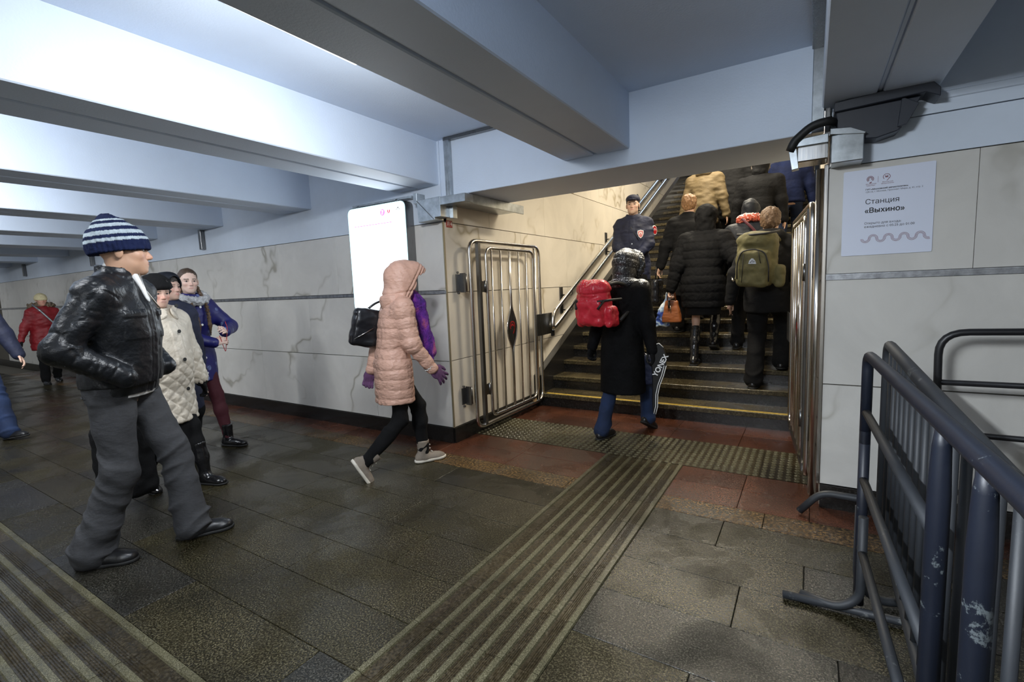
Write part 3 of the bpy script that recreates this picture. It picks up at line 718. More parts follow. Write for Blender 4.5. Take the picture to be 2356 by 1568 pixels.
# ------------------------------------------------------------------ crowd barriers
def bar_part(r, name, pts, rad, mat, fil=0.0, seg=10, radii=None):
    bm = bmesh.new(); P = fillet(pts, fil, 6) if fil else pts
    tube(bm, P, rad, seg, radii=radii); return obj(name, bm, M[mat], r)
A = empty('crowd_barrier', (0.19, 2.26, 0)); tag(A, 'navy blue tube crowd barrier with slanting rails, nearest in front', 'barrier', 'stacked crowd barriers')
ax = lambda y: (2.26-y)*0.045           # plane drift towards the camera, local x
P3 = lambda y, z: (ax(2.26+y), y, z)
bar_part(A, 'top_rail', [P3(0, 0.70), P3(0, 1.05), P3(-2.0, 1.05), P3(-2.0, 0.7)], 0.019, 'blue_pipe', 0.06)
bar_part(A, 'post', [P3(0, 0.03), P3(0, 0.75)], 0.019, 'blue_pipe')
bar_part(A, 'post', [P3(-0.99, 0.03), P3(-0.99, 0.9), P3(-0.99, 1.0), P3(-0.99, 1.045)], 0.019, 'blue_pipe', radii=[0.0205, 0.0205, 0.017, 0.012])
bar_part(A, 'post', [P3(-1.235, 0.03), P3(-1.235, 0.9), P3(-1.235, 1.0), P3(-1.235, 1.045)], 0.019, 'blue_pipe', radii=[0.0205, 0.0205, 0.017, 0.012])
bar_part(A, 'post', [P3(-2.0, 0.03), P3(-2.0, 0.75)], 0.019, 'blue_pipe')
for z in (0.825, 0.555, 0.275): bar_part(A, 'cross_rail', [P3(0, z), P3(-0.99, z-0.02)], 0.015, 'grey_pipe')
bar_part(A, 'foot', [P3(-0.05, 0.42), P3(-0.05, 0.08), (-0.07, -0.06, 0.025), (-0.20, -0.02, 0.022)], 0.017, 'grey_pipe', 0.06)
bar_part(A, 'foot', [P3(0.05, 0.42), P3(0.05, 0.1), (0.06, 0.06, 0.025), (0.16, 0.10, 0.022)], 0.017, 'grey_pipe', 0.06)
bar_part(A, 'foot', [(-0.265, -0.055, 0.02), (0.12, -0.035, 0.02), (0.30, -0.02, 0.02)], 0.016, 'grey_pipe')
bar_part(A, 'foot', [(-0.22, -1.95, 0.02), (0.09, -1.95, 0.03), (0.40, -1.95, 0.02)], 0.018, 'grey_pipe')
B = empty('crowd_barrier', (0.285, 2.60, 0)); tag(B, 'grey barred crowd barrier leaning directly behind the navy blue one', 'barrier', 'stacked crowd barriers')
P3 = lambda y, z: (0.002, y, z+y*0.030)
bar_part(B, 'frame', [P3(0, 0.25), P3(0, 1.055), P3(-2.2, 1.055), P3(-2.2, 0.25)], 0.020, 'grey_pipe', 0.07)
bar_part(B, 'bottom_rail', [P3(0, 0.26), P3(-2.2, 0.26)], 0.016, 'grey_pipe')
bp = None
for k in range(19):
    y = -0.105*(k+1)
    if bp is None: bp = bar_part(B, 'bar', [P3(0, 0.265), P3(0, 1.04)], 0.0105, 'grey_pipe', seg=8); bp.location = P3(y, 0)
    else: inst(bp, B, P3(y, 0))
bar_part(B, 'foot', [(-0.315+0.0, 0.48, 0.02), (-0.215, 0.48, 0.15), (0.10, 0.46, 0.155), (0.20, 0.44, 0.03)], 0.020, 'grey_pipe', 0.06)
bar_part(B, 'foot_strut', [(0.0, 0.47, 0.155), (0.0, 0.2, 0.2), (0.0, 0.0, 0.30)], 0.014, 'grey_pipe', 0.05)
bar_part(B, 'foot', [(-0.20, -2.1, 0.02), (0.04, -2.1, 0.16), (0.30, -2.1, 0.02)], 0.020, 'grey_pipe', 0.06)
Cb = empty('crowd_barrier', (0.53, 3.06, 0)); tag(Cb, 'black tube crowd barrier parallel to the marble wall', 'barrier', 'stacked crowd barriers')
bar_part(Cb, 'frame', [(0.02, 0, 0.02), (0, 0, 1.06), (2.0, 0, 1.10), (2.0, 0, 0.02)], 0.017, 'black_pipe', 0.11)
for z in (0.815, 0.565, 0.27): bar_part(Cb, 'cross_rail', [(0.01, 0, z), (2.0, 0, z+0.01)], 0.014, 'black_pipe')
bar_part(Cb, 'foot', [(0.0, -0.25, 0.02), (0.0, 0.0, 0.06), (0.0, 0.16, 0.02)], 0.015, 'black_pipe', 0.04)
bar_part(Cb, 'foot', [(2.0, -0.25, 0.02), (2.0, 0.0, 0.06), (2.0, 0.16, 0.02)], 0.015, 'black_pipe', 0.04)
# paper cup and litter on the floor
cu = empty('paper_cup', (0.64, 2.86, 0)); tag(cu, 'white disposable paper cup standing on the floor behind the barriers', 'cup')
def lathe(bm, prof, seg=20, mi=0):
    rings = [[bm.verts.new((r*math.cos(2*math.pi*k/seg), r*math.sin(2*math.pi*k/seg), z)) for k in range(seg)] for r, z in prof]
    for A_, B_ in zip(rings[:-1], rings[1:]):
        for k in range(seg):
            f = bm.faces.new((A_[k], A_[(k+1) % seg], B_[(k+1) % seg], B_[k])); f.smooth = True; f.material_index = mi
    return rings
bm = bmesh.new(); lathe(bm, [(0.0, 0.002), (0.026, 0.002), (0.028, 0.03), (0.034, 0.105), (0.036, 0.107)]); obj('cup_wall', bm, M['white'], cu)
bm = bmesh.new(); lathe(bm, [(0.0375, 0.104), (0.0385, 0.110), (0.034, 0.118), (0.032, 0.116), (0.0, 0.115)]); obj('lid', bm, M['white'], cu)
lt = empty('crumpled_paper', (0.56, 2.62, 0)); tag(lt, 'crumpled brown paper scrap on the floor near the white cup', 'litter')
bm = bmesh.new()
vs = [[bm.verts.new((0.02*i-0.04, 0.018*j-0.03, 0.004+0.012*random.random())) for j in range(4)] for i in range(5)]
for i in range(4):
    for j in range(3): bm.faces.new((vs[i][j], vs[i+1][j], vs[i+1][j+1], vs[i][j+1]))
obj('sheet', bm, plain('brown_paper', (0.10, 0.08, 0.05), 0.8), lt)
# ================================================================== people: smooth distance fields meshed on a grid
npf = np.float32
def vnoise(P, seed=0):
    """value noise, P (n,3) -> (n,) in -1..1"""
    P = np.asarray(P, np.float64)+seed*17.31; I = np.floor(P).astype(np.int64); f = P-I; f = f*f*(3-2*f); out = 0
    for dx in (0, 1):
        for dy in (0, 1):
            for dz in (0, 1):
                h = (I[:, 0]+dx)*374761393 + (I[:, 1]+dy)*668265263 + (I[:, 2]+dz)*1274126177
                h = (h ^ (h >> 13))*1103515245; h = (h ^ (h >> 16)) & 0xffff
                w = (f[:, 0] if dx else 1-f[:, 0])*(f[:, 1] if dy else 1-f[:, 1])*(f[:, 2] if dz else 1-f[:, 2])
                out = out + w*(h/32767.5-1)
    return out
def Rz(a): c, s = math.cos(a), math.sin(a); return np.array([[c, -s, 0], [s, c, 0], [0, 0, 1.]])
def Rx(a): c, s = math.cos(a), math.sin(a); return np.array([[1, 0, 0], [0, c, -s], [0, s, c]])
def Ry(a): c, s = math.cos(a), math.sin(a); return np.array([[c, 0, s], [0, 1, 0], [-s, 0, c]])
V = lambda *a: np.array(a, float)
def nrm(v): return v/(np.linalg.norm(v)+1e-9)
class Prim:
    def __init__(s, fn, lo, hi, k=0.02, op='add', cf=None, O=None, R=None):
        s.fn, s.lo, s.hi, s.k, s.op, s.cf = fn, np.array(lo, float), np.array(hi, float), k, op, cf
        s.O = np.zeros(3) if O is None else np.array(O, float); s.R = np.eye(3) if R is None else R
    def bbox(s, pad):
        c = np.array([[(s.lo, s.hi)[i][0], (s.lo, s.hi)[j][1], (s.lo, s.hi)[l][2]] for i in (0, 1) for j in (0, 1) for l in (0, 1)])
        w = c @ s.R.T + s.O; return w.min(0)-pad, w.max(0)+pad
    def ev(s, x, y, z):
        x, y, z = x-s.O[0], y-s.O[1], z-s.O[2]; R = s.R
        return s.fn(R[0, 0]*x+R[1, 0]*y+R[2, 0]*z, R[0, 1]*x+R[1, 1]*y+R[2, 1]*z, R[0, 2]*x+R[1, 2]*y+R[2, 2]*z)
    def loc(s, P): return (P-s.O) @ s.R
class Frame:
    def __init__(s, O=(0, 0, 0), R=None, sc=1.0): s.O = np.array(O, float); s.R = np.eye(3) if R is None else R; s.sc = sc
    def p(s, *q): return s.O + s.R @ (np.array(q, float)*s.sc)
ID = Frame()
def ell(F, c, r, R=None, k=0.02, op='add', cf=None):
    r = np.array(r, float)*F.sc; RR = F.R if R is None else F.R @ R; mr = float(r.min())
    def fn(x, y, z):
        k0 = np.sqrt((x/r[0])**2+(y/r[1])**2+(z/r[2])**2)+1e-6
        k1 = np.sqrt((x/r[0]**2)**2+(y/r[1]**2)**2+(z/r[2]**2)**2)+1e-6
        return k0*(k0-1)/k1
    return Prim(fn, -r, r, k*F.sc, op, cf, F.p(*c), RR)
def rc(F, a, b, ra, rb, k=0.02, op='add', flat=None, cf='axis'):
    """tapered limb; flat = (direction in frame, factor) squeezes it along that direction"""
    a = F.p(*a); b = F.p(*b); ra *= F.sc; rb *= F.sc; d = b-a; L_ = float(np.linalg.norm(d))+1e-9; yv = d/L_
    ref = nrm(F.R @ np.array(flat[0], float)) if flat else (V(1, 0, 0) if abs(yv[0]) < 0.8 else V(0, 0, 1))
    xv = nrm(ref-yv*ref.dot(yv)); zv = np.cross(xv, yv); R = np.stack([xv, yv, zv], 1); fl = flat[1] if flat else 1.0
    def fn(x, y, z):
        t = np.clip(y/L_, 0, 1); yy = y-t*L_; xx = x/fl
        return (np.sqrt(xx*xx+yy*yy+z*z)-(ra+(rb-ra)*t))*min(1, fl)
    m = max(ra, rb)*max(1, fl)
    return Prim(fn, (-m, -m, -m), (m, L_+m, m), k*F.sc, op, (lambda q: (q[:, 1], np.arctan2(q[:, 2], q[:, 0])*(ra+rb)/2)), a, R)
def col(F, secs, n=2.3, k=0.02, op='add'):
    """column of superellipse sections (z, cx, cy, rx, ry)"""
    S_ = np.array(sorted(secs), float)*F.sc; zz = S_[:, 0]; lo = V((S_[:, 1]-S_[:, 3]).min(), (S_[:, 2]-S_[:, 4]).min(), zz[0]); hi = V((S_[:, 1]+S_[:, 3]).max(), (S_[:, 2]+S_[:, 4]).max(), zz[-1])
    zf = np.linspace(zz[0], zz[-1], 80)
    def sm(c):
        v = np.interp(zf, zz, S_[:, c]); kx = np.array([1, 2, 3, 2, 1.])/9; vv = np.convolve(np.pad(v, 2, 'edge'), kx, 'valid'); return vv
    CX, CY, RX, RY = (sm(i) for i in (1, 2, 3, 4)); MR = float(S_[:, 3:].min())
    def fn(x, y, z):
        t = (np.clip(z, zz[0], zz[-1])-zz[0])/(zz[-1]-zz[0])*79; i = np.minimum(t.astype(np.int32), 78); f = t-i
        g = lambda A: A[i]*(1-f)+A[i+1]*f
        rx, ry = g(RX), g(RY)
        q = (np.abs((x-g(CX))/rx)**n+np.abs((y-g(CY))/ry)**n)**(1/n)
        d = (q-1)*np.minimum(rx, ry)
        return np.maximum(np.maximum(d, z-zz[-1]), zz[0]-z)
    cf = lambda q: (q[:, 2], np.arctan2(q[:, 1], q[:, 0])*0.16*F.sc/1.0)
    return Prim(fn, lo, hi, k*F.sc, op, cf, F.O, F.R)
def rbox(F, c, h, r, R=None, k=0.01, op='add'):
    h = np.array(h, float)*F.sc; r *= F.sc; RR = F.R if R is None else F.R @ R
    def fn(x, y, z):
        qx, qy, qz = np.abs(x)-h[0]+r, np.abs(y)-h[1]+r, np.abs(z)-h[2]+r
        return np.sqrt(np.maximum(qx, 0)**2+np.maximum(qy, 0)**2+np.maximum(qz, 0)**2)+np.minimum(np.maximum(qx, np.maximum(qy, qz)), 0)-r
    return Prim(fn, -h, h, k*F.sc, op, lambda q: (q[:, 2], q[:, 0]), F.p(*c), RR)
def half(F, n, c, op='cut', k=0.004):
    """keep the side where n.(p-c) < 0 (op cut)"""
    w = nrm(F.R @ np.array(n, float)); c = F.p(*c)
    def fn(x, y, z): return x*w[0]+y*w[1]+z*w[2]
    return Prim(fn, (-9, -9, -9), (9, 9, 9), k, op, None, c, None)
def torus(F, c, R_, rr, R=None, k=0.01, ex=1.0, op='add'):
    RR = F.R if R is None else F.R @ R; R_ *= F.sc; rr *= F.sc
    def fn(x, y, z):
        q = np.sqrt(x*x+(y/ex)**2)-R_; return np.sqrt(q*q+z*z)-rr
    m = (R_+rr)
    return Prim(fn, (-m, -m*ex, -rr), (m, m*ex, rr), k*F.sc, op, lambda q: (np.arctan2(q[:, 1], q[:, 0])*R_, q[:, 2]), F.p(*c), RR)

def axis_pts(lo, hi, h, fines):
    pts = [lo]; x = lo
    while x < hi:
        s = h
        for a, b, hf in fines:
            if x >= a-1e-6 and x < b: s = min(s, hf)
            elif x < a and x+s > a: s = min(s, max(a-x, hf))
        x += s; pts.append(x)
    return np.array(pts, npf)
def grid_mesh(prims, h, fine=()):
    adds = [p for p in prims if p.op == 'add']
    bb = [p.bbox(0.03) for p in adds]; lo = np.min([b[0] for b in bb], 0); hi = np.max([b[1] for b in bb], 0)
    A = [axis_pts(lo[i], hi[i], h, [(f[0][i], f[1][i], f[2]) for f in fine]) for i in range(3)]
    G = np.full([len(a) for a in A], 0.2, npf)
    for p in prims:
        pad = p.k+2.2*h; b0, b1 = p.bbox(pad)
        sl = []
        for i in range(3):
            i0 = int(np.searchsorted(A[i], b0[i])); i1 = int(np.searchsorted(A[i], b1[i])); sl.append((max(i0, 0), min(i1, len(A[i]))))
        if any(b <= a for a, b in sl): continue
        x = A[0][sl[0][0]:sl[0][1], None, None]; y = A[1][None, sl[1][0]:sl[1][1], None]; z = A[2][None, None, sl[2][0]:sl[2][1]]
        d = p.ev(x, y, z).astype(npf); g = G[sl[0][0]:sl[0][1], sl[1][0]:sl[1][1], sl[2][0]:sl[2][1]]
        k = max(p.k, 1e-4)
        if p.op == 'add':
            hh = np.maximum(k-np.abs(g-d), 0)/k; g[...] = np.minimum(g, d)-hh*hh*k*0.25
        elif p.op == 'sub':
            d = -d; hh = np.maximum(k-np.abs(g-d), 0)/k; g[...] = np.maximum(g, d)+hh*hh*k*0.25
        else:
            hh = np.maximum(k-np.abs(g-d), 0)/k; g[...] = np.maximum(g, d)+hh*hh*k*0.25
    G[0] = G[-1] = 0.1; G[:, 0] = G[:, -1] = 0.1; G[:, :, 0] = G[:, :, -1] = 0.1
    ins = G < 0
    c = [ins[i:ins.shape[0]-1+i, j:ins.shape[1]-1+j, l:ins.shape[2]-1+l] for i in (0, 1) for j in (0, 1) for l in (0, 1)]
    s = sum(a.astype(np.int8) for a in c); act = (s > 0) & (s < 8); idx = np.argwhere(act)
    vid = np.full(act.shape, -1, np.int32); vid[act] = np.arange(len(idx))
    I, J, K = idx.T; acc = np.zeros((len(idx), 3)); cnt = np.zeros(len(idx))
    cor = [(i, j, l) for i in (0, 1) for j in (0, 1) for l in (0, 1)]
    val = {q: G[I+q[0], J+q[1], K+q[2]] for q in cor}
    for q in cor:
        for ax in range(3):
            if q[ax]: continue
            q2 = list(q); q2[ax] = 1; q2 = tuple(q2); a, b = val[q], val[q2]; m = (a < 0) != (b < 0)
            t = np.where(m, a/(a-b+1e-12), 0)
            for e in range(3):
                base = A[e][idx[:, e]+q[e]]
                if e == ax: base = base+(A[e][idx[:, e]+1]-A[e][idx[:, e]])*t
                acc[:, e] += np.where(m, base, 0)
            cnt += m
    Vt = acc/cnt[:, None]; faces = []
    for ax in range(3):
        a = ins; sl0 = [slice(1, -1)]*3; sl0[ax] = slice(0, -1); sl1 = [slice(1, -1)]*3; sl1[ax] = slice(1, None)
        e0 = ins[tuple(sl0)]; e1 = ins[tuple(sl1)]; ed = np.argwhere(e0 != e1)
        if len(ed) == 0: continue
        first = e0[tuple(ed.T)]
        off = np.ones(3, int); off[ax] = 0; P0 = ed+off
        u, v = [(1, 2), (2, 0), (0, 1)][ax]
        def cell(du, dv):
            q = P0.copy(); q[:, u] += du; q[:, v] += dv; return vid[q[:, 0], q[:, 1], q[:, 2]]
        F_ = np.stack([cell(-1, -1), cell(0, -1), cell(0, 0), cell(-1, 0)], 1)
        F_[~first] = F_[~first][:, ::-1]; faces.append(F_)
    return Vt, np.concatenate(faces)
def vnormals(Vt, Fc):
    n = np.cross(Vt[Fc[:, 2]]-Vt[Fc[:, 0]], Vt[Fc[:, 3]]-Vt[Fc[:, 1]]); N_ = np.zeros_like(Vt)
    for i in range(4): np.add.at(N_, Fc[:, i], n)
    return N_/(np.linalg.norm(N_, axis=1)[:, None]+1e-9)
def smooth(Vt, Fc, it=1, w=0.5):
    for _ in range(it):
        acc = np.zeros_like(Vt); c = np.zeros(len(Vt))
        for i in range(4):
            a, b = Fc[:, i], Fc[:, (i+1) % 4]; np.add.at(acc, a, Vt[b]); np.add.at(acc, b, Vt[a]); np.add.at(c, a, 1); np.add.at(c, b, 1)
        Vt = Vt*(1-w)+acc/c[:, None]*w
    return Vt
def coord_of(prims, P):
    ad = [p for p in prims if p.op == 'add' and p.cf is not None]
    D = np.stack([p.ev(P[:, 0], P[:, 1], P[:, 2]) for p in ad]); w = D.argmin(0); C_ = np.zeros((len(P), 2))
    for i, p in enumerate(ad):
        m = w == i
        if m.any():
            a, b = p.cf(p.loc(P[m])); C_[m, 0] = a; C_[m, 1] = b
    return C_, w
def skin_obj(name, prims, h, mat, parent, fine=(), disp=None, colr=None, sm_it=1, label=None):
    Vt, Fc = grid_mesh(prims, h, fine)
    if len(Vt) == 0: return None
    Vt = smooth(Vt, Fc, sm_it, 0.45)
    if disp is not None:
        N_ = vnormals(Vt, Fc); Vt = Vt + N_*disp(Vt, prims)[:, None]
    me = bpy.data.meshes.new(name); me.vertices.add(len(Vt)); me.vertices.foreach_set('co', Vt.astype(npf).ravel())
    me.loops.add(len(Fc)*4); me.loops.foreach_set('vertex_index', Fc.astype(np.int32).ravel())
    me.polygons.add(len(Fc)); me.polygons.foreach_set('loop_start', np.arange(0, len(Fc)*4, 4, dtype=np.int32))
    me.polygons.foreach_set('loop_total', np.full(len(Fc), 4, np.int32)); me.polygons.foreach_set('use_smooth', np.ones(len(Fc), bool))
    me.update(); me.validate()
    if colr is not None:
        c = colr(Vt); at = me.color_attributes.new('Col', 'FLOAT_COLOR', 'POINT')
        at.data.foreach_set('color', np.concatenate([c, np.ones((len(c), 1))], 1).astype(npf).ravel())
    me.materials.append(mat); o = bpy.data.objects.new(name, me); COL.objects.link(o); o.parent = parent
    if label: o['label'] = label
    return o
# displacement recipes
def d_cloth(amp=0.006, sc=9, st=(1, 1, 2.2), seed=1):
    return lambda P, pr: amp*(vnoise(P*sc*np.array(st), seed)+0.5*vnoise(P*sc*2.1*np.array(st), seed+3))
def d_puff(sp=0.065, amp=0.012, seed=1, zoff=0, wr=0.5):
    def f(P, pr):
        C_, w = coord_of(pr, P); c = C_[:, 0]+zoff + 0.006*vnoise(P*9, seed)
        rid = np.abs(np.sin(np.pi*c/sp))**0.33-0.82
        return amp*0.55*rid*(0.8+0.3*vnoise(P*11, seed+9)) + amp*wr*0.28*vnoise(P*np.array([34, 34, 12.]), seed+1)+amp*wr*0.22*vnoise(P*52, seed+2)
    return f
def d_diam(sp=0.075, amp=0.009, seed=1):
    def f(P, pr):
        C_, w = coord_of(pr, P); u = C_[:, 1]; c = C_[:, 0]
        a = np.abs(np.sin(np.pi*(c+u)/sp)); b = np.abs(np.sin(np.pi*(c-u)/sp))
        return amp*(np.minimum(a, b)**0.5-0.6)+0.3*amp*vnoise(P*30, seed)
    return f
def d_leather(seed=1):
    def f(P, pr):
        C_, w = coord_of(pr, P); n = vnoise(P*np.array([7, 7, 16.]), seed)
        arm = (w >= 1).astype(float)
        cr = np.abs(vnoise(np.stack([C_[:, 0]*20, C_[:, 1]*9, P[:, 2]*2], 1), seed+4))**0.7
        cr2 = np.abs(vnoise(np.stack([C_[:, 0]*34+C_[:, 1]*12, C_[:, 1]*14, P[:, 2]*3], 1), seed+7))**0.7
        return 0.004*n - 0.012*arm*(0.42-cr).clip(0, 1) - 0.008*arm*(0.35-cr2).clip(0, 1) + 0.0015*vnoise(P*40, seed+2)
    return f
# materials with vertex colour
def vcol_mat(name, rough=0.5, sss=0.0, bmp=0.1, bs=120, spec=0.4):
    m, nt, b = newmat(name); a = nt.nodes.new('ShaderNodeVertexColor'); a.layer_name = 'Col'; L(nt, a.outputs[0], b.inputs['Base Color'])
    b.inputs['Roughness'].default_value = rough; b.inputs['Specular IOR Level'].default_value = spec
    v = coords(nt); n = noise(nt, v, bs, 3); bump(nt, b, n.outputs[0], bmp, 0.003)
    if sss: b.inputs['Subsurface Weight'].default_value = sss; b.inputs['Subsurface Radius'].default_value = (0.012, 0.005, 0.003); b.inputs['Subsurface Scale'].default_value = 0.6
    return m
M['skin'] = vcol_mat('skin', 0.48, 0.12)
M['eye'] = plain('eye_white', (0.30, 0.27, 0.25), 0.2); M['iris'] = plain('iris', (0.025, 0.02, 0.02), 0.1)
M['knit'] = vcol_mat('knit_wool', 0.9, 0, 0.8, 150, 0.15)
M['leather'] = plain('black_leather', (0.0055, 0.0065, 0.0085), 0.36, bmp=0.35, bscale=45, spec=0.45)
M['jean'] = plain('grey_denim', (0.040, 0.041, 0.045), 0.85, nscale=5, namp=0.3, bmp=0.35, bscale=28, stretch=(1, 1, 1.8))
M['bluejean'] = plain('blue_denim', (0.006, 0.018, 0.058), 0.85, nscale=6, namp=0.4, bmp=0.3, bscale=30)
M['blackcloth'] = plain('black_cloth', (0.0045, 0.0045, 0.005), 0.9, spec=0.2, nscale=8, namp=0.3, bmp=0.3, bscale=40)
M['blackpuff'] = plain('black_nylon', (0.0055, 0.0055, 0.006), 0.8, spec=0.08, nscale=8, namp=0.3, bmp=0.5, bscale=35)
M['navy'] = plain('navy_cloth', (0.006, 0.009, 0.030), 0.75, nscale=8, namp=0.3, bmp=0.4, bscale=35)
M['bluepuff'] = plain('dark_blue_nylon', (0.003, 0.006, 0.024), 0.8, spec=0.1, nscale=8, namp=0.3, bmp=0.5, bscale=30)
M['slate'] = plain('slate_nylon', (0.008, 0.010, 0.015), 0.6, spec=0.25, nscale=8, namp=0.3, bmp=0.5, bscale=30)
M['pink'] = plain('dusty_pink_nylon', (0.52, 0.31, 0.235), 0.45, nscale=9, namp=0.08, bmp=0.7, bscale=30, spec=0.4, stretch=(1, 1, 2.2))
M['cream'] = plain('cream_satin', (0.56, 0.50, 0.41), 0.42, nscale=10, namp=0.10, bmp=0.5, bscale=42)
M['red'] = plain('red_nylon', (0.20, 0.005, 0.010), 0.6, nscale=8, namp=0.25, bmp=0.4, bscale=30)
M['maroon'] = plain('maroon_cloth', (0.055, 0.004, 0.010), 0.8, bmp=0.2)
M['tan'] = plain('ochre_cloth', (0.085, 0.058, 0.022), 0.8, nscale=8, namp=0.15, bmp=0.4, bscale=28)
M['shoe'] = plain('black_shoe_leather', (0.008, 0.008, 0.009), 0.35, bmp=0.1)
M['bootleather'] = plain('shiny_black_boot', (0.008, 0.008, 0.009), 0.18, bmp=0.35, bscale=22)
M['sole'] = plain('black_sole', (0.010, 0.010, 0.010), 0.7)
M['khakiboot'] = plain('grey_suede', (0.21, 0.175, 0.14), 0.9, nscale=15, namp=0.15, bmp=0.25, bscale=60)
M['whitesole'] = plain('off_white_sole', (0.62, 0.58, 0.50), 0.6); M['tansole'] = plain('tan_rubber', (0.40, 0.26, 0.10), 0.6)
M['bagblack'] = plain('glossy_black_bag', (0.008, 0.008, 0.010), 0.25, bmp=0.2, bscale=12)
M['glove'] = plain('purple_knit', (0.10, 0.040, 0.105), 0.9, nscale=40, namp=0.3, bmp=0.7, bscale=180)
M['brownbag'] = plain('orange_brown_leather', (0.24, 0.072, 0.018), 0.45, nscale=6, namp=0.15, bmp=0.1)
def hair_mat(name, c1, c2):
    m, nt, b = newmat(name); v = coords(nt, (1, 1, 0.18)); n = noise(nt, v, 170, 4, 0.6)
    r = ramp(nt, n.outputs[0], [(0.3, c1), (0.7, c2)]); L(nt, r.outputs[0], b.inputs['Base Color']); b.inputs['Roughness'].default_value = 0.5
    bump(nt, b, n.outputs[0], 0.9, 0.006); return m
M['hair_br'] = hair_mat('brown_hair', (0.02, 0.012, 0.007), (0.085, 0.05, 0.03)); M['hair_dk'] = hair_mat('dark_hair', (0.006, 0.005, 0.004), (0.03, 0.02, 0.014))
M['hair_gi'] = hair_mat('ginger_hair', (0.10, 0.045, 0.016), (0.34, 0.18, 0.075)); M['hair_lb'] = hair_mat('light_brown_hair', (0.045, 0.024, 0.012), (0.15, 0.085, 0.042))
M['fur_w'] = hair_mat('white_fur', (0.30, 0.30, 0.31), (0.75, 0.75, 0.76)); M['fur_b'] = hair_mat('brown_fur', (0.05, 0.035, 0.02), (0.28, 0.21, 0.14)); M['fur_k'] = hair_mat('dark_fur', (0.008, 0.007, 0.006), (0.12, 0.10, 0.085))
def snowy(name, col, rough=0.5, thr=0.62):
    m, nt, b = newmat(name); v = coords(nt); g = nt.nodes.new('ShaderNodeNewGeometry'); sp = nt.nodes.new('ShaderNodeSeparateXYZ'); L(nt, g.outputs['Normal'], sp.inputs[0])
    n = noise(nt, v, 95, 3, 0.7); mr = ramp(nt, sp.outputs[2], [(0.15, 0.0), (0.9, 0.16)]); ad = N(nt, 'ShaderNodeMath', operation='ADD'); L(nt, n.outputs[0], ad.inputs[0]); L(nt, mr.outputs[0], ad.inputs[1])
    r = ramp(nt, ad.outputs[0], [(thr, col), (thr+0.04, (0.6, 0.62, 0.64))]); L(nt, r.outputs[0], b.inputs['Base Color']); b.inputs['Roughness'].default_value = rough
    n2 = noise(nt, v, 38, 3); bump(nt, b, n2.outputs[0], 0.5, 0.01); return m
M['snowblack'] = snowy('black_nylon_with_wet_snow', (0.010, 0.010, 0.011)); M['snowred'] = snowy('red_bag_cloth_with_snow', (0.50, 0.020, 0.035), 0.32, 0.70); M['snowscarf'] = snowy('orange_red_knit_with_snow', (0.42, 0.065, 0.03), 0.8, 0.60)
M['olive'] = plain('olive_canvas', (0.085, 0.074, 0.026), 0.75, nscale=10, namp=0.2, bmp=0.4, bscale=25)
# patterned blue coat
m, nt, b = newmat('blue_patterned_nylon'); v = coords(nt); vo = N(nt, 'ShaderNodeTexVoronoi'); vo.inputs['Scale'].default_value = 11; L(nt, v, vo.inputs['Vector'])
vr = ramp(nt, vo.outputs['Distance'], [(0.0, 1.0), (0.24, 1.0), (0.28, 0.0)]); vc = N(nt, 'ShaderNodeSeparateColor'); L(nt, vo.outputs['Color'], vc.inputs[0]); sel = ramp(nt, vc.outputs[0], [(0.45, 0.0), (0.55, 1.0)], 'CONSTANT')
nn = noise(nt, v, 60, 2); nr = ramp(nt, nn.outputs[0], [(0.4, 0.25), (0.6, 1.0)]); m1 = N(nt, 'ShaderNodeMath', operation='MULTIPLY'); L(nt, vr.outputs[0], m1.inputs[0]); L(nt, sel.outputs[0], m1.inputs[1])
m2 = N(nt, 'ShaderNodeMath', operation='MULTIPLY'); L(nt, m1.outputs[0], m2.inputs[0]); L(nt, nr.outputs[0], m2.inputs[1])
mx = N(nt, 'ShaderNodeMixRGB'); L(nt, m2.outputs[0], mx.inputs[0]); mx.inputs[1].default_value = (0.010, 0.010, 0.115, 1); mx.inputs[2].default_value = (0.20, 0.26, 0.46, 1)
L(nt, mx.outputs[0], b.inputs['Base Color']); b.inputs['Roughness'].default_value = 0.45; M['bluepat'] = m
# scarf purple
m, nt, b = newmat('purple_mohair'); v = coords(nt, (1, 1, 0.6)); n = noise(nt, v, 16, 3); r = ramp(nt, n.outputs[0], [(0.35, (0.035, 0.008, 0.13)), (0.55, (0.13, 0.02, 0.26)), (0.68, (0.38, 0.09, 0.20))]); L(nt, r.outputs[0], b.inputs['Base Color']); b.inputs['Roughness'].default_value = 0.95; n = noise(nt, v, 140, 3); bump(nt, b, n.outputs[0], 1.0, 0.01); M['scarf'] = m

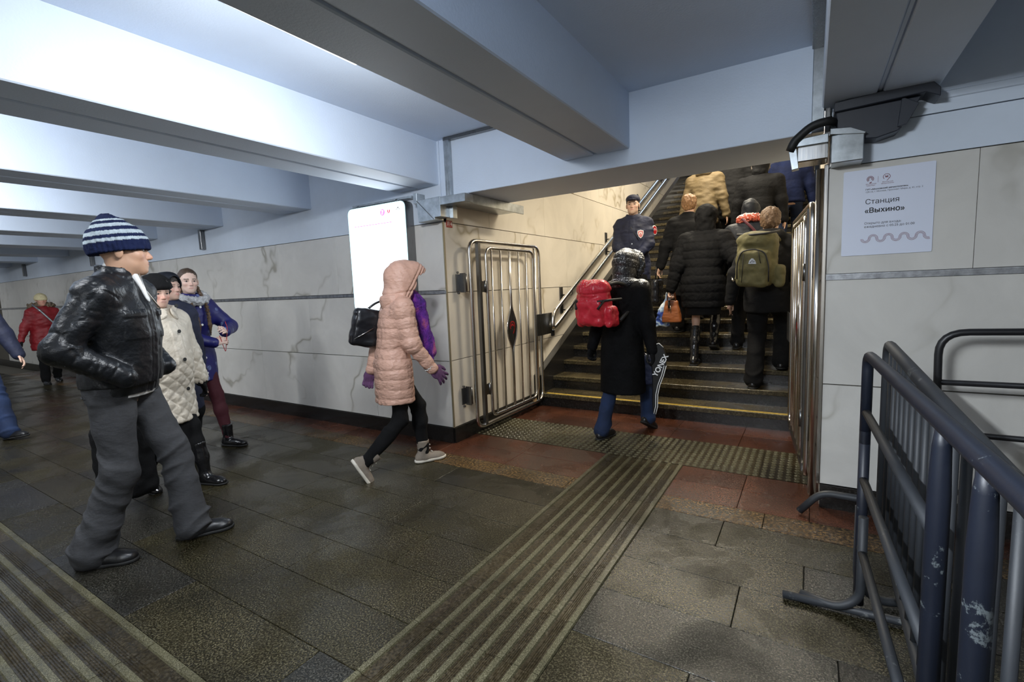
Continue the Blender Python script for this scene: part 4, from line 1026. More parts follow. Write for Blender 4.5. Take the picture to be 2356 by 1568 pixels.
def head_prims(H, female=False):
    """H: frame at chin level under the skull centre, face +Y, scale 1 = 0.23 m head"""
    f = 0.93 if female else 1.0
    p = [ell(H, (0, -0.012, 0.148), (0.075, 0.094, 0.083)), ell(H, (0, 0.03, 0.085), (0.060*f, 0.062, 0.082), k=0.03),
         ell(H, (0, 0.025, 0.048), (0.054*f, 0.058, 0.042), k=0.03), ell(H, (0, 0.070, 0.020), (0.022, 0.020, 0.018), k=0.03),
         ell(H, (0, 0.070, 0.134), (0.052, 0.020, 0.014), k=0.02), ell(H, (0.040, 0.058, 0.090), (0.022, 0.024, 0.020), k=0.02), ell(H, (-0.040, 0.058, 0.090), (0.022, 0.024, 0.020), k=0.02),
         rc(H, (0, 0.084, 0.122), (0, 0.104, 0.084), 0.0075, 0.0115, k=0.012), ell(H, (0, 0.104, 0.080), (0.012, 0.012, 0.009), k=0.006), ell(H, (0.011, 0.096, 0.077), (0.008, 0.009, 0.007), k=0.005), ell(H, (-0.011, 0.096, 0.077), (0.008, 0.009, 0.007), k=0.005)]
    for s in (-1, 1):
        p += [ell(H, (s*0.031, 0.096, 0.116), (0.017, 0.013, 0.009), k=0.010, op='sub'), ell(H, (s*0.077, -0.006, 0.103), (0.008, 0.019, 0.031), R=Rz(s*-0.3), k=0.006)]
    p += [ell(H, (0, 0.083, 0.050), (0.024, 0.014, 0.016), k=0.012), ell(H, (0, 0.091, 0.0545), (0.021, 0.008, 0.0055), k=0.003), ell(H, (0, 0.0895, 0.045), (0.018, 0.008, 0.0065), k=0.003), ell(H, (0, 0.102, 0.0497), (0.022, 0.010, 0.0018), k=0.003, op='sub'),
          rc(H, (0, -0.012, 0.05), (0, -0.032, -0.085), 0.054*f, 0.060*f, k=0.03)]
    for s in (-1, 1):   # lids
        p += [rc(H, (s*0.018, 0.083, 0.121), (s*0.045, 0.075, 0.120), 0.0045, 0.004, k=0.004), rc(H, (s*0.019, 0.082, 0.110), (s*0.043, 0.076, 0.111), 0.003, 0.003, k=0.004)]
    return p
def skin_col(H, base=(0.56, 0.36, 0.27), lips=(0.40, 0.13, 0.11), brow=(0.06, 0.035, 0.02), blush=0.0, handc=None):
    base = np.array(base)
    def f(P):
        q = (P-H.O) @ H.R / H.sc; c = np.tile(base, (len(P), 1)); 
        def mixc(m, col_): m = m[:, None].clip(0, 1); c[:] = c*(1-m)+np.array(col_)*m
        face = (q[:, 1] > 0.04)
        mixc(face*np.exp(-((np.abs(q[:, 0])-0.038)**2/0.0004+(q[:, 2]-0.082)**2/0.0005))*(0.25+blush), (0.55, 0.17, 0.13))
        mixc(face*np.exp(-(q[:, 0]**2/0.00018+(q[:, 2]-0.085)**2/0.0003))*(0.25+blush), (0.55, 0.18, 0.14))
        mixc((face & (((q[:, 0]/0.0205)**2+((q[:, 2]-0.050)/0.009)**2) < 1)).astype(float)*0.6, lips)
        bz = 0.136-0.10*(np.abs(q[:, 0])-0.03)**2/0.03
        mixc((face & (np.abs(np.abs(q[:, 0])-0.032) < 0.019) & (np.abs(q[:, 2]-bz) < 0.0045)).astype(float)*0.85, brow)
        ez = ((np.abs(q[:, 0])-0.031)/0.018)**2+((q[:, 2]-0.116)/0.0085)**2
        mixc((face & (ez < 1.3)).astype(float)*0.45, (0.16, 0.08, 0.06))
        c *= (1+0.06*vnoise(P*40, 5))[:, None]; return c.clip(0, 1)
    return f
def add_eyes(H, parent):
    for s in (-1, 1):
        bm = bmesh.new(); bmesh.ops.create_uvsphere(bm, u_segments=14, v_segments=10, radius=0.0125*H.sc)
        bmesh.ops.rotate(bm, verts=bm.verts, cent=(0, 0, 0), matrix=Matrix.Rotation(-R90, 3, 'X'))
        for f in bm.faces:
            f.smooth = True
            if f.calc_center_median().normalized().y > 0.85: f.material_index = 1
        R4 = Matrix([list(r) for r in H.R]); bmesh.ops.transform(bm, verts=bm.verts, matrix=R4.to_4x4())
        o = obj('eye', bm, [M['eye'], M['iris']], parent); o.location = Vector(H.p(s*0.031, 0.0735, 0.1155))
def hand_prims(w, fd, up, side, sc=1.0, curl=0.35, spread=0.1, thumb=0.5, fat=1.0):
    """w wrist, fd finger direction, up = back-of-hand normal, side = thumb side sign"""
    fd = nrm(fd); up = nrm(up-fd*fd.dot(up)); xr = np.cross(fd, up); R = np.stack([xr, fd, up], 1); F_ = Frame(w, R, sc)
    p = [rc(F_, (0, -0.03, 0), (0, 0.02, 0), 0.026*fat, 0.027*fat, flat=((0, 0, 1), 0.72)), ell(F_, (0, 0.052, 0), (0.042*fat, 0.05, 0.017*fat), k=0.015)]
    for i, (x, ln) in enumerate(((0.031, 0.068), (0.0105, 0.077), (-0.0105, 0.072), (-0.030, 0.056))):
        x *= side; a = V(x, 0.088, 0.002); an = 0.0; d = 0.0; pts = [a]
        for j, fr_ in enumerate((0.45, 0.30, 0.25)):
            d += curl*(0.7, 1.15, 0.9)[j]; sp_ = spread*x/0.03
            a = a+V(math.sin(sp_)*math.cos(d), math.cos(sp_)*math.cos(d), -math.sin(d))*ln*fr_*1.12; pts.append(a)
        rr = [0.0098, 0.0090, 0.0082, 0.0070]
        for j in range(3): p.append(rc(F_, pts[j], pts[j+1], rr[j]*fat, rr[j+1]*fat, k=0.004 if j == 0 else 0.006))
    t0 = V(side*0.024, 0.015, -0.006); t1 = t0+V(side*0.030, 0.030, -0.012*thumb); t2 = t1+V(side*0.010*(1-thumb), 0.032, -0.016*thumb); t3 = t2+V(-side*0.008*thumb, 0.024, -0.012*thumb)
    p += [rc(F_, t0, t1, 0.015*fat, 0.012*fat, k=0.012), rc(F_, t1, t2, 0.0115*fat, 0.0098*fat, k=0.004), rc(F_, t2, t3, 0.0098*fat, 0.008*fat, k=0.003)]
    return p
def ik(a, c, l1, l2, pole):
    d = c-a; D = min(np.linalg.norm(d), (l1+l2)*0.999); dn = nrm(d); x = (l1*l1-l2*l2+D*D)/(2*D); hgt = math.sqrt(max(l1*l1-x*x, 0)); pl = nrm(pole-dn*dn.dot(pole)); return a+dn*x+pl*hgt

class Person:
    """figure in local coordinates: x to its right, y forward, z up; joints solved from the wanted hands and feet"""
    def __init__(s, label, loc, heading, H=1.72, feet=((0.09, 0, 0, 0, 0), (-0.09, 0, 0, 0, 0)), hands=None, lean=0.03, head=(0, 0), female=False, group=None, width=1.0, drop=0.0, depth=1.0, girth=1.0, elbow=None, hdrop=0.0, hsc=1.0):
        s.e = empty('person', loc); s.e.rotation_euler = (0, 0, heading); tag(s.e, label, 'person', group)
        s.H = H; k = H/1.75; s.k = k; s.fem = female; s.w = width; s.g = girth
        s.pel = V(0, 0, 0.935*k-drop); s.hips = [s.pel+V(sx*0.088*k, 0, -0.02) for sx in (1, -1)]
        s.neck = s.pel+V(0, lean*0.55/0.5*1.0, 0.53*k); s.sh = [s.pel+V(sx*0.172*k*width, lean*0.5/0.5-0.01, 0.452*k) for sx in (1, -1)]
        s.ank = []; s.footF = []; s.knee = []
        for i, (fx, fy, fz, pitch, yaw) in enumerate(feet):
            R = Rz(yaw) @ Rx(-pitch); piv = V(0, 0.13 if pitch > 0 else -0.05, -0.085)*k
            O = V(fx, fy, fz) + Rz(yaw) @ V(0, piv[1], 0) - R @ piv
            s.ank.append(O); s.footF.append(Frame(O, R, k))
            s.knee.append(ik(s.hips[i], O, 0.435*k, 0.43*k, V((fx-0)*0.1, 1, 0.1)))
        hands = hands or (V(0.24, 0.02, 0.80), V(-0.24, 0.02, 0.80)); s.wr = [np.array(h, float)*k for h in hands]; s.el = []
        for i in (0, 1):
            pole = V((0.5, -0.5)[i], -1, -0.15) if elbow is None else np.array(elbow[i], float)
            s.el.append(ik(s.sh[i], s.wr[i], 0.295*k, 0.265*k, pole))
            if np.linalg.norm(s.wr[i]-s.el[i]) > 0.27*k: s.wr[i] = s.el[i]+nrm(s.wr[i]-s.el[i])*0.262*k
        yaw, pit = head; s.hf = Frame(s.neck+V(0, 0.014+0.3*lean, 0.040*k-hdrop), Rz(yaw) @ Rx(pit), (0.235*k if not female else 0.228*k)/0.23*hsc)
    def torso(s, zb, bulk=0.0, hem=(0.17, 0.12), top=1.0, skirt=None, sh_bulk=None, waist=1.0, belly=0.0):
        k = s.k; g = s.g; p = s.pel; ln = s.neck[1]; f = lambda z: ln*max(0, (z-p[2]))/(0.53*k); b = bulk; q = 1.0
        sb = bulk if sh_bulk is None else sh_bulk; w = s.w
        S_ = [(p[2]+0.52*k, 0, f(p[2]+0.52*k), 0.070*k+sb*0.6, 0.062*k+sb*0.5), (p[2]+0.49*k, 0, f(p[2]+0.49*k)-0.01, 0.098*k*w+sb*0.9, 0.078*k+sb*0.9), (p[2]+0.44*k, 0, f(p[2]+0.44*k)-0.008, 0.142*k*w+sb, 0.098*k*g+sb),
              (p[2]+0.36*k, 0, f(p[2]+0.36*k), 0.160*k*w+b, 0.118*k*g+b), (p[2]+0.24*k, 0, f(p[2]+0.24*k)+belly*0.4, 0.155*k*g+b, 0.115*k*g+b+belly*0.6), (p[2]+0.12*k, 0, belly, (0.142*k*g+b)*waist, (0.108*k*g+b)*waist+belly), (p[2]+0.0, 0, belly*0.5, 0.165*k*g+b, 0.120*k*g+b+belly*0.5)]
        S_ = [t for t in S_ if t[0] > zb+0.02]
        if p[2]-0.10*k > zb+0.03: S_.append((p[2]-0.10*k, 0, 0, 0.172*k*g+b, 0.122*k*g+b))
        S_.append((zb, 0, 0, hem[0], hem[1])); return col(ID, S_, k=0.04)
    def arm(s, i, r=0.047, bulk=0.0, end=1.0, k=0.03):
        a, e, w = s.sh[i]-V(0, 0, 0.015), s.el[i], s.wr[i]; q = s.k; w2 = e+(w-e)*end
        return [rc(ID, a, e, r*1.18*q+bulk, r*q+bulk*0.9, k=0.05), rc(ID, e, w2, r*0.98*q+bulk*0.9, r*0.68*q+bulk*0.8, k=0.03)]
    def leg(s, i, rt=0.082, rk=0.056, rs=0.052, ra=0.046, bulk=0.0, end=1.0):
        q = s.k; h, n, a = s.hips[i], s.knee[i], s.ank[i]; m = n+(a-n)*0.35; z = n+(a-n)*end
        return [rc(ID, h, n, (rt+bulk)*q, (rk+bulk)*q, k=0.04), rc(ID, n, m, (rk+bulk)*q, (rs+bulk+0.004)*q, k=0.03), rc(ID, m, z, (rs+bulk+0.004)*q, (ra+bulk)*q, k=0.03)]
    def body(s, hf_fine=0.005, h=0.02, hands=(False, False), handspec=None, skin=None, eyes=True, sm_it=1, nohands=False):
        q = s.k; pr = [s.torso(s.pel[2]-0.12*q, -0.035, hem=(0.11*q, 0.07*q))]
        for i in (0, 1): pr += s.arm(i, 0.034) + s.leg(i, 0.060, 0.040, 0.036, 0.030)
        for i in (0, 1): pr.append(ell(s.footF[i], (0, 0.05, -0.05), (0.035, 0.11, 0.025)))
        pr += head_prims(s.hf, s.fem); fine = []
        if hf_fine < h: fine.append((s.hf.p(0, 0, 0)-V(0.115, 0.125, 0.03), s.hf.p(0, 0, 0)+V(0.115, 0.135, 0.25), hf_fine))
        for i in (0, 1):
            fd = nrm(s.wr[i]-s.el[i]); up = V((1, -1)[i], 0.2, 0.3); spec = dict(side=(-1, 1)[i], sc=q*(0.92 if s.fem else 1), curl=0.4)
            if handspec and handspec[i]: spec.update(handspec[i]); up = spec.pop('up', up); fd = spec.pop('fd', fd)
            if nohands: continue
            pr += hand_prims(s.wr[i], fd, up, **spec)
            if hands[i]: fine.append((s.wr[i]-V(0.10, 0.10, 0.12), s.wr[i]+V(0.10, 0.12, 0.10), 0.0065))
        o = skin_obj('body', pr, h, M['skin'], s.e, fine, None, skin_col(s.hf, **(skin or {})), sm_it)
        if eyes: add_eyes(s.hf, s.e)
        return o
    def shoes(s, mat='shoe', sole='sole', shaft=0.06, h=0.009, heel=0.0, name='shoe', lab=None, soleh=0.018, shaft_r=0.046):
        for i in (0, 1):
            F_ = s.footF[i]; b = -0.085
            pr = [ell(F_, (0, 0.055, -0.050), (0.047, 0.125, 0.040)), ell(F_, (0, 0.135, -0.060), (0.048, 0.062, 0.030)), ell(F_, (0, -0.035, -0.045), (0.038, 0.045, 0.045)), rc(F_, (0, -0.005, -0.04), (0, -0.005, shaft), 0.042, shaft_r, k=0.03)]
            if shaft > 0.2:
                n = s.knee[i]; a = s.ank[i]; end = a+(n-a)*min(1, shaft/0.43); pr[-1] = rc(ID, a, a+(end-a)*0.5, 0.043*s.k, 0.052*s.k, k=0.04); pr.append(rc(ID, a+(end-a)*0.5, end, 0.052*s.k, 0.058*s.k, k=0.03)); pr.append(half(ID, nrm(n-a), end, 'cut'))
            else: pr.append(half(F_, (0, 0, 1), (0, 0, shaft), 'cut'))
            pr.append(half(F_, (0, 0, -1), (0, 0, b+soleh*0.6), 'cut'))
            o = skin_obj(name, pr, h, M[mat], s.e, sm_it=1, disp=d_cloth(0.003, 18, (1, 1, 1.5), i+3), label=lab)
            pr = [ell(F_, (0, 0.055, b+0.02), (0.050, 0.138, 0.06)), ell(F_, (0, 0.140, b+0.02), (0.050, 0.065, 0.06)), ell(F_, (0, -0.035, b+0.02), (0.041, 0.050, 0.06)), half(F_, (0, 0, 1), (0, 0, b+soleh), 'cut'), half(F_, (0, 0, -1), (0, 0, b), 'cut')]
            if heel: pr = [x for x in pr]
            so = skin_obj('sole', pr, 0.008, M[sole], o, sm_it=0)
            if so and heel:
                skin_obj('heel', [rbox(F_, (0, -0.045, b-heel/2+0.004), (0.026, 0.028, heel/2+0.004), 0.008)], 0.008, M[sole], o, sm_it=0)
    def trousers(s, mat, bulk=0.012, h=0.012, flare=0.0, seed=2, end=1.0, name='trousers', amp=0.007):
        q = s.k; pr = [col(ID, [(s.pel[2]+0.10*q, 0, 0, 0.150*q*s.g+bulk*.6, 0.108*q*s.g+bulk*.6), (s.pel[2], 0, 0, 0.163*q*s.g+bulk*.6, 0.118*q*s.g+bulk*.6), (s.pel[2]-0.07*q, 0, 0, 0.15*q*s.g+bulk*.6, 0.115*q*s.g+bulk*.6)], k=0.05)]
        for i in (0, 1):
            pr += s.leg(i, 0.084, 0.060, 0.056, 0.056+flare, bulk, end)
            n, a = s.knee[i], s.ank[i]; pr.append(half(ID, (0, 0, -1), (0, 0, -0.0)+a-V(0, 0, 0.055*q), 'none'))
        pr = [p for p in pr if p.op != 'none']
        def dd(P, pp):
            C_, w = coord_of(pp, P); zt = P[:, 2]; wr = np.exp(-((zt-s.knee[0][2])/0.10)**2)+1.3*np.exp(-((zt-0.13)/0.10)**2)
            sd = np.where(P[:, 0] > 0, 1, -1)
            a1 = 1-np.abs(vnoise(np.stack([P[:, 0]*6+sd*5, P[:, 1]*6, P[:, 2]*13+P[:, 1]*9*sd], 1), seed))*2.4
            return amp*(0.35+wr*0.9)*np.clip(a1, -0.4, 1)+0.005*vnoise(P*9, seed+1)+0.002*vnoise(P*22, seed+2)
        return skin_obj(name, pr, h, M[mat], s.e, disp=dd, sm_it=1)
    def coat(s, mat, zb, hem, bulk=0.02, ab=0.012, h=0.011, disp=None, name='coat', extra=None, arm_end=1.0, waist=1.0, belly=0.0, collar=True, armr=0.047, open_neck=True, sh_bulk=None, cuts=None, tilt=0.0):
        q = s.k; pr = [s.torso(zb, bulk, hem, waist=waist, belly=belly, sh_bulk=sh_bulk)]
        for i in (0, 1):
            pr += s.arm(i, armr, ab, arm_end)
            sx = (1, -1)[i]; pr.append(rc(ID, s.neck+V(sx*0.05*q, 0, -0.045*q), s.sh[i]+V(-sx*0.02, 0, 0.005), (0.055*q+bulk*0.6), (0.055*q+ab*0.9), k=0.06))
            pr[-1].cf = None
        if collar: pr.append(col(Frame(s.neck, Rx(-0.18)), [(-0.04, 0, 0, 0.085*q+bulk*.4, 0.080*q+bulk*.4), (0.045*q, 0, 0.0, 0.072*q+bulk*.3, 0.072*q+bulk*.3)], k=0.03))
        if extra: pr += extra
        if collar and open_neck: pr.append(rc(ID, s.neck+V(0, 0.01, -0.0), s.neck+V(0, 0.03, 0.14), 0.056*q, 0.075*q, k=0.006, op='sub'))
        for i in (0, 1):
            e, w = s.el[i], s.wr[i]; w2 = e+(w-e)*arm_end; dv = nrm(w-e)
        if cuts: pr += cuts
        if tilt: pr.append(half(ID, (0, -tilt, -1), (0, 0, zb+0.03), 'cut', 0.02))
        return skin_obj(name, pr, h, M[mat], s.e, disp=disp or d_cloth(), sm_it=1)
def beanie(P_, stripes, base, h=0.006, top=0.215, low=0.118, k=1.0, tilt=0.0, thick=0.012, label=None, mat='knit', point=0.0):
    H = Frame(P_.hf.O, P_.hf.R, P_.hf.sc); c0 = V(0, -0.012, 0.15)
    HT = Frame(H.p(0, -0.01, 0.14), H.R @ Rx(tilt), H.sc)
    pr = [col(HT, [(low-0.15, 0, 0, 0.080+thick, 0.100+thick), (low-0.10, 0, 0, 0.081+thick, 0.102+thick), (0.02, 0, -0.002, 0.079+thick, 0.099+thick), (0.055, 0, -0.004, 0.070+thick, 0.087+thick), (0.082, 0, -0.006, 0.050+thick, 0.063+thick), (0.100+point*0.5, 0, -0.012, 0.028+thick*.7, 0.034+thick*.7), (0.110+point, 0, -0.016, 0.010, 0.012)], n=2.0)]
    def cf(P):
        q = (P-HT.O) @ HT.R / HT.sc; c = np.tile(np.array(base, float), (len(P), 1))
        for a, b, cc in stripes: c[(q[:, 2] > a) & (q[:, 2] < b)] = cc
        return c*(1+0.15*vnoise(P*90, 3))[:, None]
    def dd(P, pp):
        q = (P-HT.O) @ HT.R; an = np.arctan2(q[:, 1], q[:, 0]); return 0.0035*np.abs(np.sin(an*17))+0.003*vnoise(P*60, 2)
    return skin_obj('knit_hat', pr, h, M[mat], P_.e, disp=dd, colr=cf, sm_it=1, label=label)
def cap_hair(P_, mat, h=0.006, grow=1.07, front=0.055, low=0.06, amp=0.005, name='hair', label=None):
    H = P_.hf
    pr = [ell(H, (0, -0.016, 0.150), (0.078*grow, 0.097*grow, 0.086*grow)), ell(H, (0, -0.045, 0.10), (0.068*grow, 0.060*grow, 0.075*grow), k=0.03),
          half(H, (0, 1, -0.9), (0, front, 0.150), 'cut', 0.01), half(H, (0, 0.35, -1), (0, -0.05, low), 'cut', 0.01)]
    return skin_obj(name, pr, h, M[mat], P_.e, disp=lambda P, pp: amp*1.4*vnoise(P*np.array([50, 50, 22.]), 4)+amp*vnoise(P*110, 6), sm_it=0, label=label)
def hood(P_, mat, h=0.009, size=1.0, peak=0.02, disp=None, opening=True, back=0.02, drop=0.0, extra=(), name='hood', label=None):
    H = P_.hf; s = size
    pr = [ell(H, (0, -0.022-back, 0.135), (0.108*s, 0.128*s, 0.128*s)), ell(H, (0, -0.03-back*0.6, 0.03-drop), (0.098*s, 0.105*s, 0.10*s), k=0.05), ell(H, (0, 0.06+peak, 0.145), (0.088*s, 0.06*s, 0.098*s), k=0.05)] + list(extra)
    if opening: pr += [ell(H, (0, 0.135+peak, 0.105), (0.070, 0.105, 0.098), k=0.015, op='sub'), ell(H, (0, 0.03, 0.10), (0.076, 0.105, 0.115), k=0.02, op='sub')]
    return skin_obj(name, pr, h, M[mat], P_.e, disp=disp or d_cloth(0.005, 12, (1, 1, 1)), sm_it=1, label=label)
def ring_fur(P_, mat, Hf, c, R_, rr, rot, ex=1.2, amp=0.014, h=0.009, name='fur_trim', label=None):
    return skin_obj(name, [torus(Hf, c, R_, rr, rot, ex=ex)], h, M[mat], P_.e, disp=lambda P, pp: amp*vnoise(P*55, 3)+amp*0.7*vnoise(P*110, 5), sm_it=0, label=label)
def free_obj(name, prims, h, mat, parent, **kw): return skin_obj(name, prims, h, M[mat], parent, **kw)
def ptube(name, pts, r, mat, parent, fil=0.0, seg=8, label=None):
    bm = bmesh.new(); tube(bm, fillet([tuple(p) for p in pts], fil) if fil else [tuple(p) for p in pts], r, seg); o = obj(name, bm, M[mat], parent)
    if label: o['label'] = label
    return o
def discs(name, centers, nrmv, r, mat, parent, label=None):
    for c in centers:
        bm = bmesh.new(); n = nrm(np.array(nrmv, float)); c = np.array(c, float); tube(bm, [tuple(c), tuple(c+n*0.005)], r, 12); obj(name, bm, M[mat], parent)
def face_dir(dx, dy): return math.atan2(dy, dx)-R90
def stepz(y): return max(0, (math.floor((y-4.75)/0.30)+1)*0.145) if y >= 4.75 else 0.0
# ================================================================== the people
def deg(*a): return math.radians(a[0]) if len(a) == 1 else tuple(math.radians(x) for x in a)
def attach(P_, base, name, label, cat, group=None, rot=0):
    h = P_.e.rotation_euler[2]; w = Rz(h) @ np.array(base, float)+np.array(P_.e.location)
    e = empty(name, tuple(w)); e.rotation_euler = (0, 0, h+rot); tag(e, label, cat, group); return e

# ---- man in leather jacket
def man_leather():
    P = Person('man in black leather jacket and navy-and-white striped knit hat, hands in pockets', (-3.11, 1.03, 0.0), deg(42-90), H=1.785, hdrop=0.028, hsc=1.06,
               feet=((0.11, -0.17, 0, 0, deg(3)), (-0.11, 0.21, 0, 0, deg(19))), hands=(V(0.185, 0.125, 0.975), V(-0.185, 0.13, 0.975)), lean=0.05, head=(deg(25), 0.0), width=1.06, girth=1.02,
               elbow=((0.75, -1, 0.0), (-0.75, -1, 0.0)))
    P.body(0.0036, 0.02, nohands=True, skin=dict(base=(0.50, 0.30, 0.20), brow=(0.05, 0.03, 0.02)))
    beanie(P, [(0.012, 0.026, (0.34, 0.40, 0.44)), (0.042, 0.060, (0.34, 0.40, 0.44)), (0.078, 0.094, (0.34, 0.40, 0.44)), (0.108, 0.116, (0.34, 0.40, 0.44))], (0.008, 0.013, 0.045), h=0.0045, tilt=0.13, point=0.034, low=0.116, label='navy and white striped knit hat', thick=0.019)
    P.trousers('jean', 0.014, 0.007, flare=0.022, amp=0.010, seed=4)
    P.shoes('shoe', 'sole', 0.05, 0.007)
    q = P.k; zb = 0.885
    col_ = Frame(P.neck+V(0, -0.012, 0.0), Rx(-0.15))
    ex = [col(col_, [(-0.05, 0, 0, 0.105, 0.10), (0.02, 0, 0.0, 0.092, 0.088), (0.062, 0, 0.0, 0.088, 0.086)], k=0.03)]
    # stand collar open at the front, waistband, placket
    cuts = [ell(Frame(P.neck), (0, 0.02, 0.070), (0.068, 0.072, 0.075), k=0.006, op='sub'), ell(Frame(P.neck), (0, 0.115, 0.045), (0.022, 0.06, 0.10), k=0.02, op='sub')]
    def dd(Pt, pr):
        base = d_leather(3)(Pt, pr); band = np.where(Pt[:, 2] < zb+0.055, -0.012, 0)
        C_, w = coord_of(pr, Pt); tor = (w == 0).astype(float)
        zip_ = 0.006*tor*(np.exp(-((Pt[:, 0])/0.012)**2) + np.exp(-((np.abs(Pt[:, 0])-0.035)/0.004)**2)*-0.6)*(Pt[:, 1] > 0.05)
        px, pz = np.abs(Pt[:, 0])-0.105, Pt[:, 2]-1.245
        pk = (np.abs(px) < 0.052) & (np.abs(pz) < 0.07) & (Pt[:, 1] > 0.03)
        fl = (np.abs(px) < 0.056) & (np.abs(pz-0.062) < 0.018) & (Pt[:, 1] > 0.03)
        return base+band+zip_+tor*(0.004*pk+0.005*fl)
    P.coat('leather', zb, (0.195, 0.15), bulk=0.030, ab=0.016, h=0.006, disp=dd, name='leather_jacket', extra=ex, armr=0.056, collar=False, cuts=cuts, belly=0.022, sh_bulk=0.022)
    ptube('zip', [(0.0, P.neck[1]+0.094, P.neck[2]+0.035), (-0.008, P.neck[1]+0.115, P.neck[2]-0.07), (-0.006, P.neck[1]+0.175, P.neck[2]-0.17)], 0.004, 'steel', P.e)
    free_obj('shirt', [rc(ID, (0.0, P.neck[1]+0.072, P.neck[2]+0.03), (-0.004, P.neck[1]+0.125, P.neck[2]-0.12), 0.022, 0.013, flat=((0, 1, 0), 0.7)), rc(ID, (0, P.neck[1]+0.01, P.neck[2]-0.05), (0, P.neck[1]+0.0, P.neck[2]+0.045), 0.066, 0.062)], 0.008, M['white'] and 'white', P.e, label='white shirt collar')
    skin_obj('shirt_hem', [col(ID, [(0.875, 0, 0.0, 0.182, 0.137), (0.905, 0, 0.0, 0.178, 0.134)])], 0.01, M['white'], P.e, label='strip of white shirt under the jacket')
    return P
man_leather()

# ---- woman in pink coat
def woman_pink():
    P = Person('woman in long dusty pink quilted coat with the hood up, striding past the lit sign', (-2.66, 2.55, 0.0), deg(62-90), H=1.60, female=True,
               feet=((0.07, -0.40, 0, deg(62), 0), (-0.07, 0.22, 0, 0, 0)), hands=(V(0.20, 0.26, 0.86), V(-0.22, -0.14, 0.80)), lean=0.07, head=(0, deg(-8)), drop=0.02, elbow=((0.3, -1, -0.2), (-0.5, -1, 0)))
    q = P.k
    P.body(0.02, 0.02, eyes=False, nohands=True)
    skin_obj('glove', hand_prims(P.wr[1], nrm(P.wr[1]-P.el[1]), V(-1, 0.2, 0.2), side=1, sc=1.0, curl=0.6, fat=1.15), 0.007, M['glove'], P.e)
    P.trousers('blackcloth', 0.0, 0.011, flare=-0.008, amp=0.004, name='leggings')
    P.shoes('khakiboot', 'whitesole', 0.11, 0.007, name='boot', soleh=0.026, shaft_r=0.056)
    for i in (0, 1):
        F_ = P.footF[i]
        for j in range(4):
            z = 0.06-0.032*j; y = 0.052+0.018*max(0, j-1)+0.02*(j > 2)
            ptube('lace', [F_.p(-0.018, y, z), F_.p(0, y+0.010, z-0.004), F_.p(0.018, y, z)], 0.003, 'whitesole', P.e)
    P.coat('pink', 0.545, (0.185*q, 0.155*q), bulk=0.024, ab=0.016, h=0.006, disp=d_puff(0.074, 0.019, 3, 0.01, 0.6), name='quilted_coat', waist=0.92, open_neck=False, armr=0.050)
    hd = P.hf
    pr_disp = lambda Pt, pp: 0.007*vnoise(Pt*np.array([14, 14, 9.]), 7)+0.004*vnoise(Pt*34, 8)-0.009*np.exp(-(((Pt-hd.O)@hd.R)[:, 1]-0.075+0.25*(((Pt-hd.O)@hd.R)[:, 2]-0.12))**2/0.00005)
    def hdisp(Pt, pp):
        q = (Pt-hd.O)@hd.R; s_ = q[:, 1]-0.45*(q[:, 2]-0.10)
        r = 0.007*vnoise(np.stack([q[:, 0]*10, q[:, 1]*16+q[:, 2]*10, q[:, 2]*7], 1), 7)+0.004*vnoise(np.stack([q[:, 0]*20, q[:, 1]*38+q[:, 2]*22, q[:, 2]*12], 1), 8)-0.007*np.exp(-((q[:, 2]-0.005-0.25*q[:, 1])/0.006)**2)
        for c0 in (0.050, 0.078, 0.103): r -= 0.008*np.exp(-((s_-c0)/0.006)**2)
        return r
    pr = [ell(hd, (0, -0.020, 0.140), (0.112, 0.140, 0.132)), rc(hd, (0, -0.025, 0.06), (0, -0.045, -0.08), 0.118, 0.135, k=0.05), ell(hd, (0, 0.095, 0.185), (0.078, 0.095, 0.075), k=0.05), ell(hd, (0, 0.05, 0.05), (0.085, 0.075, 0.10), k=0.05),
          half(hd, (0, 1, -0.55), (0, 0.105, 0.075), 'cut', 0.010), ell(hd, (0, 0.08, 0.10), (0.078, 0.14, 0.122), k=0.012, op='sub')]
    skin_obj('hood', pr, 0.006, M['pink'], P.e, disp=hdisp, label='dusty pink hood')
    # glove
    w = P.wr[0]; fd = nrm(P.wr[0]-P.el[0]+V(0, 0.05, 0.02))
    skin_obj('glove', hand_prims(w, fd, V(1, -0.1, 0.4), side=-1, sc=1.0, curl=0.28, spread=0.32, thumb=0.1, fat=1.18), 0.0055, M['glove'], P.e, sm_it=1)
    skin_obj('cuff', [rc(ID, w-fd*0.055, w-fd*0.005, 0.040, 0.036), half(ID, fd, w+fd*0.0, 'cut'), half(ID, -fd, w-fd*0.055, 'cut')], 0.007, M['blackcloth'], P.e)
    ptube('cuff_pattern', [w-fd*0.03+V(0.037*math.cos(a), 0.0, 0.037*math.sin(a)) if False else w-fd*(0.03+0.006*(-1)**k)+(R_ := np.cross(fd, V(1, 0, 0.2)))*0.041*math.cos(a)+nrm(np.cross(fd, R_))*0.041*math.sin(a) for k, a in enumerate(np.linspace(0, 6.28, 24))], 0.003, 'white', P.e, label='white zigzag on the glove cuff')
    zf = P.neck[2]
    sc = attach(P, (0.0, 0.255, 0.86), 'scarf', 'purple and pink mohair scarf hanging down the front of the pink coat', 'scarf')
    pr = [rc(ID, (0.0, -0.10, 0.50), (0, -0.02, 0.40), 0.045, 0.045, k=0.03), rc(ID, (0, -0.02, 0.42), (0.0, 0.045, 0.03), 0.042, 0.050, flat=((1, 0, 0), 0.8), k=0.03), rc(ID, (-0.03, -0.02, 0.42), (-0.05, 0.03, 0.10), 0.03, 0.04, k=0.03)]
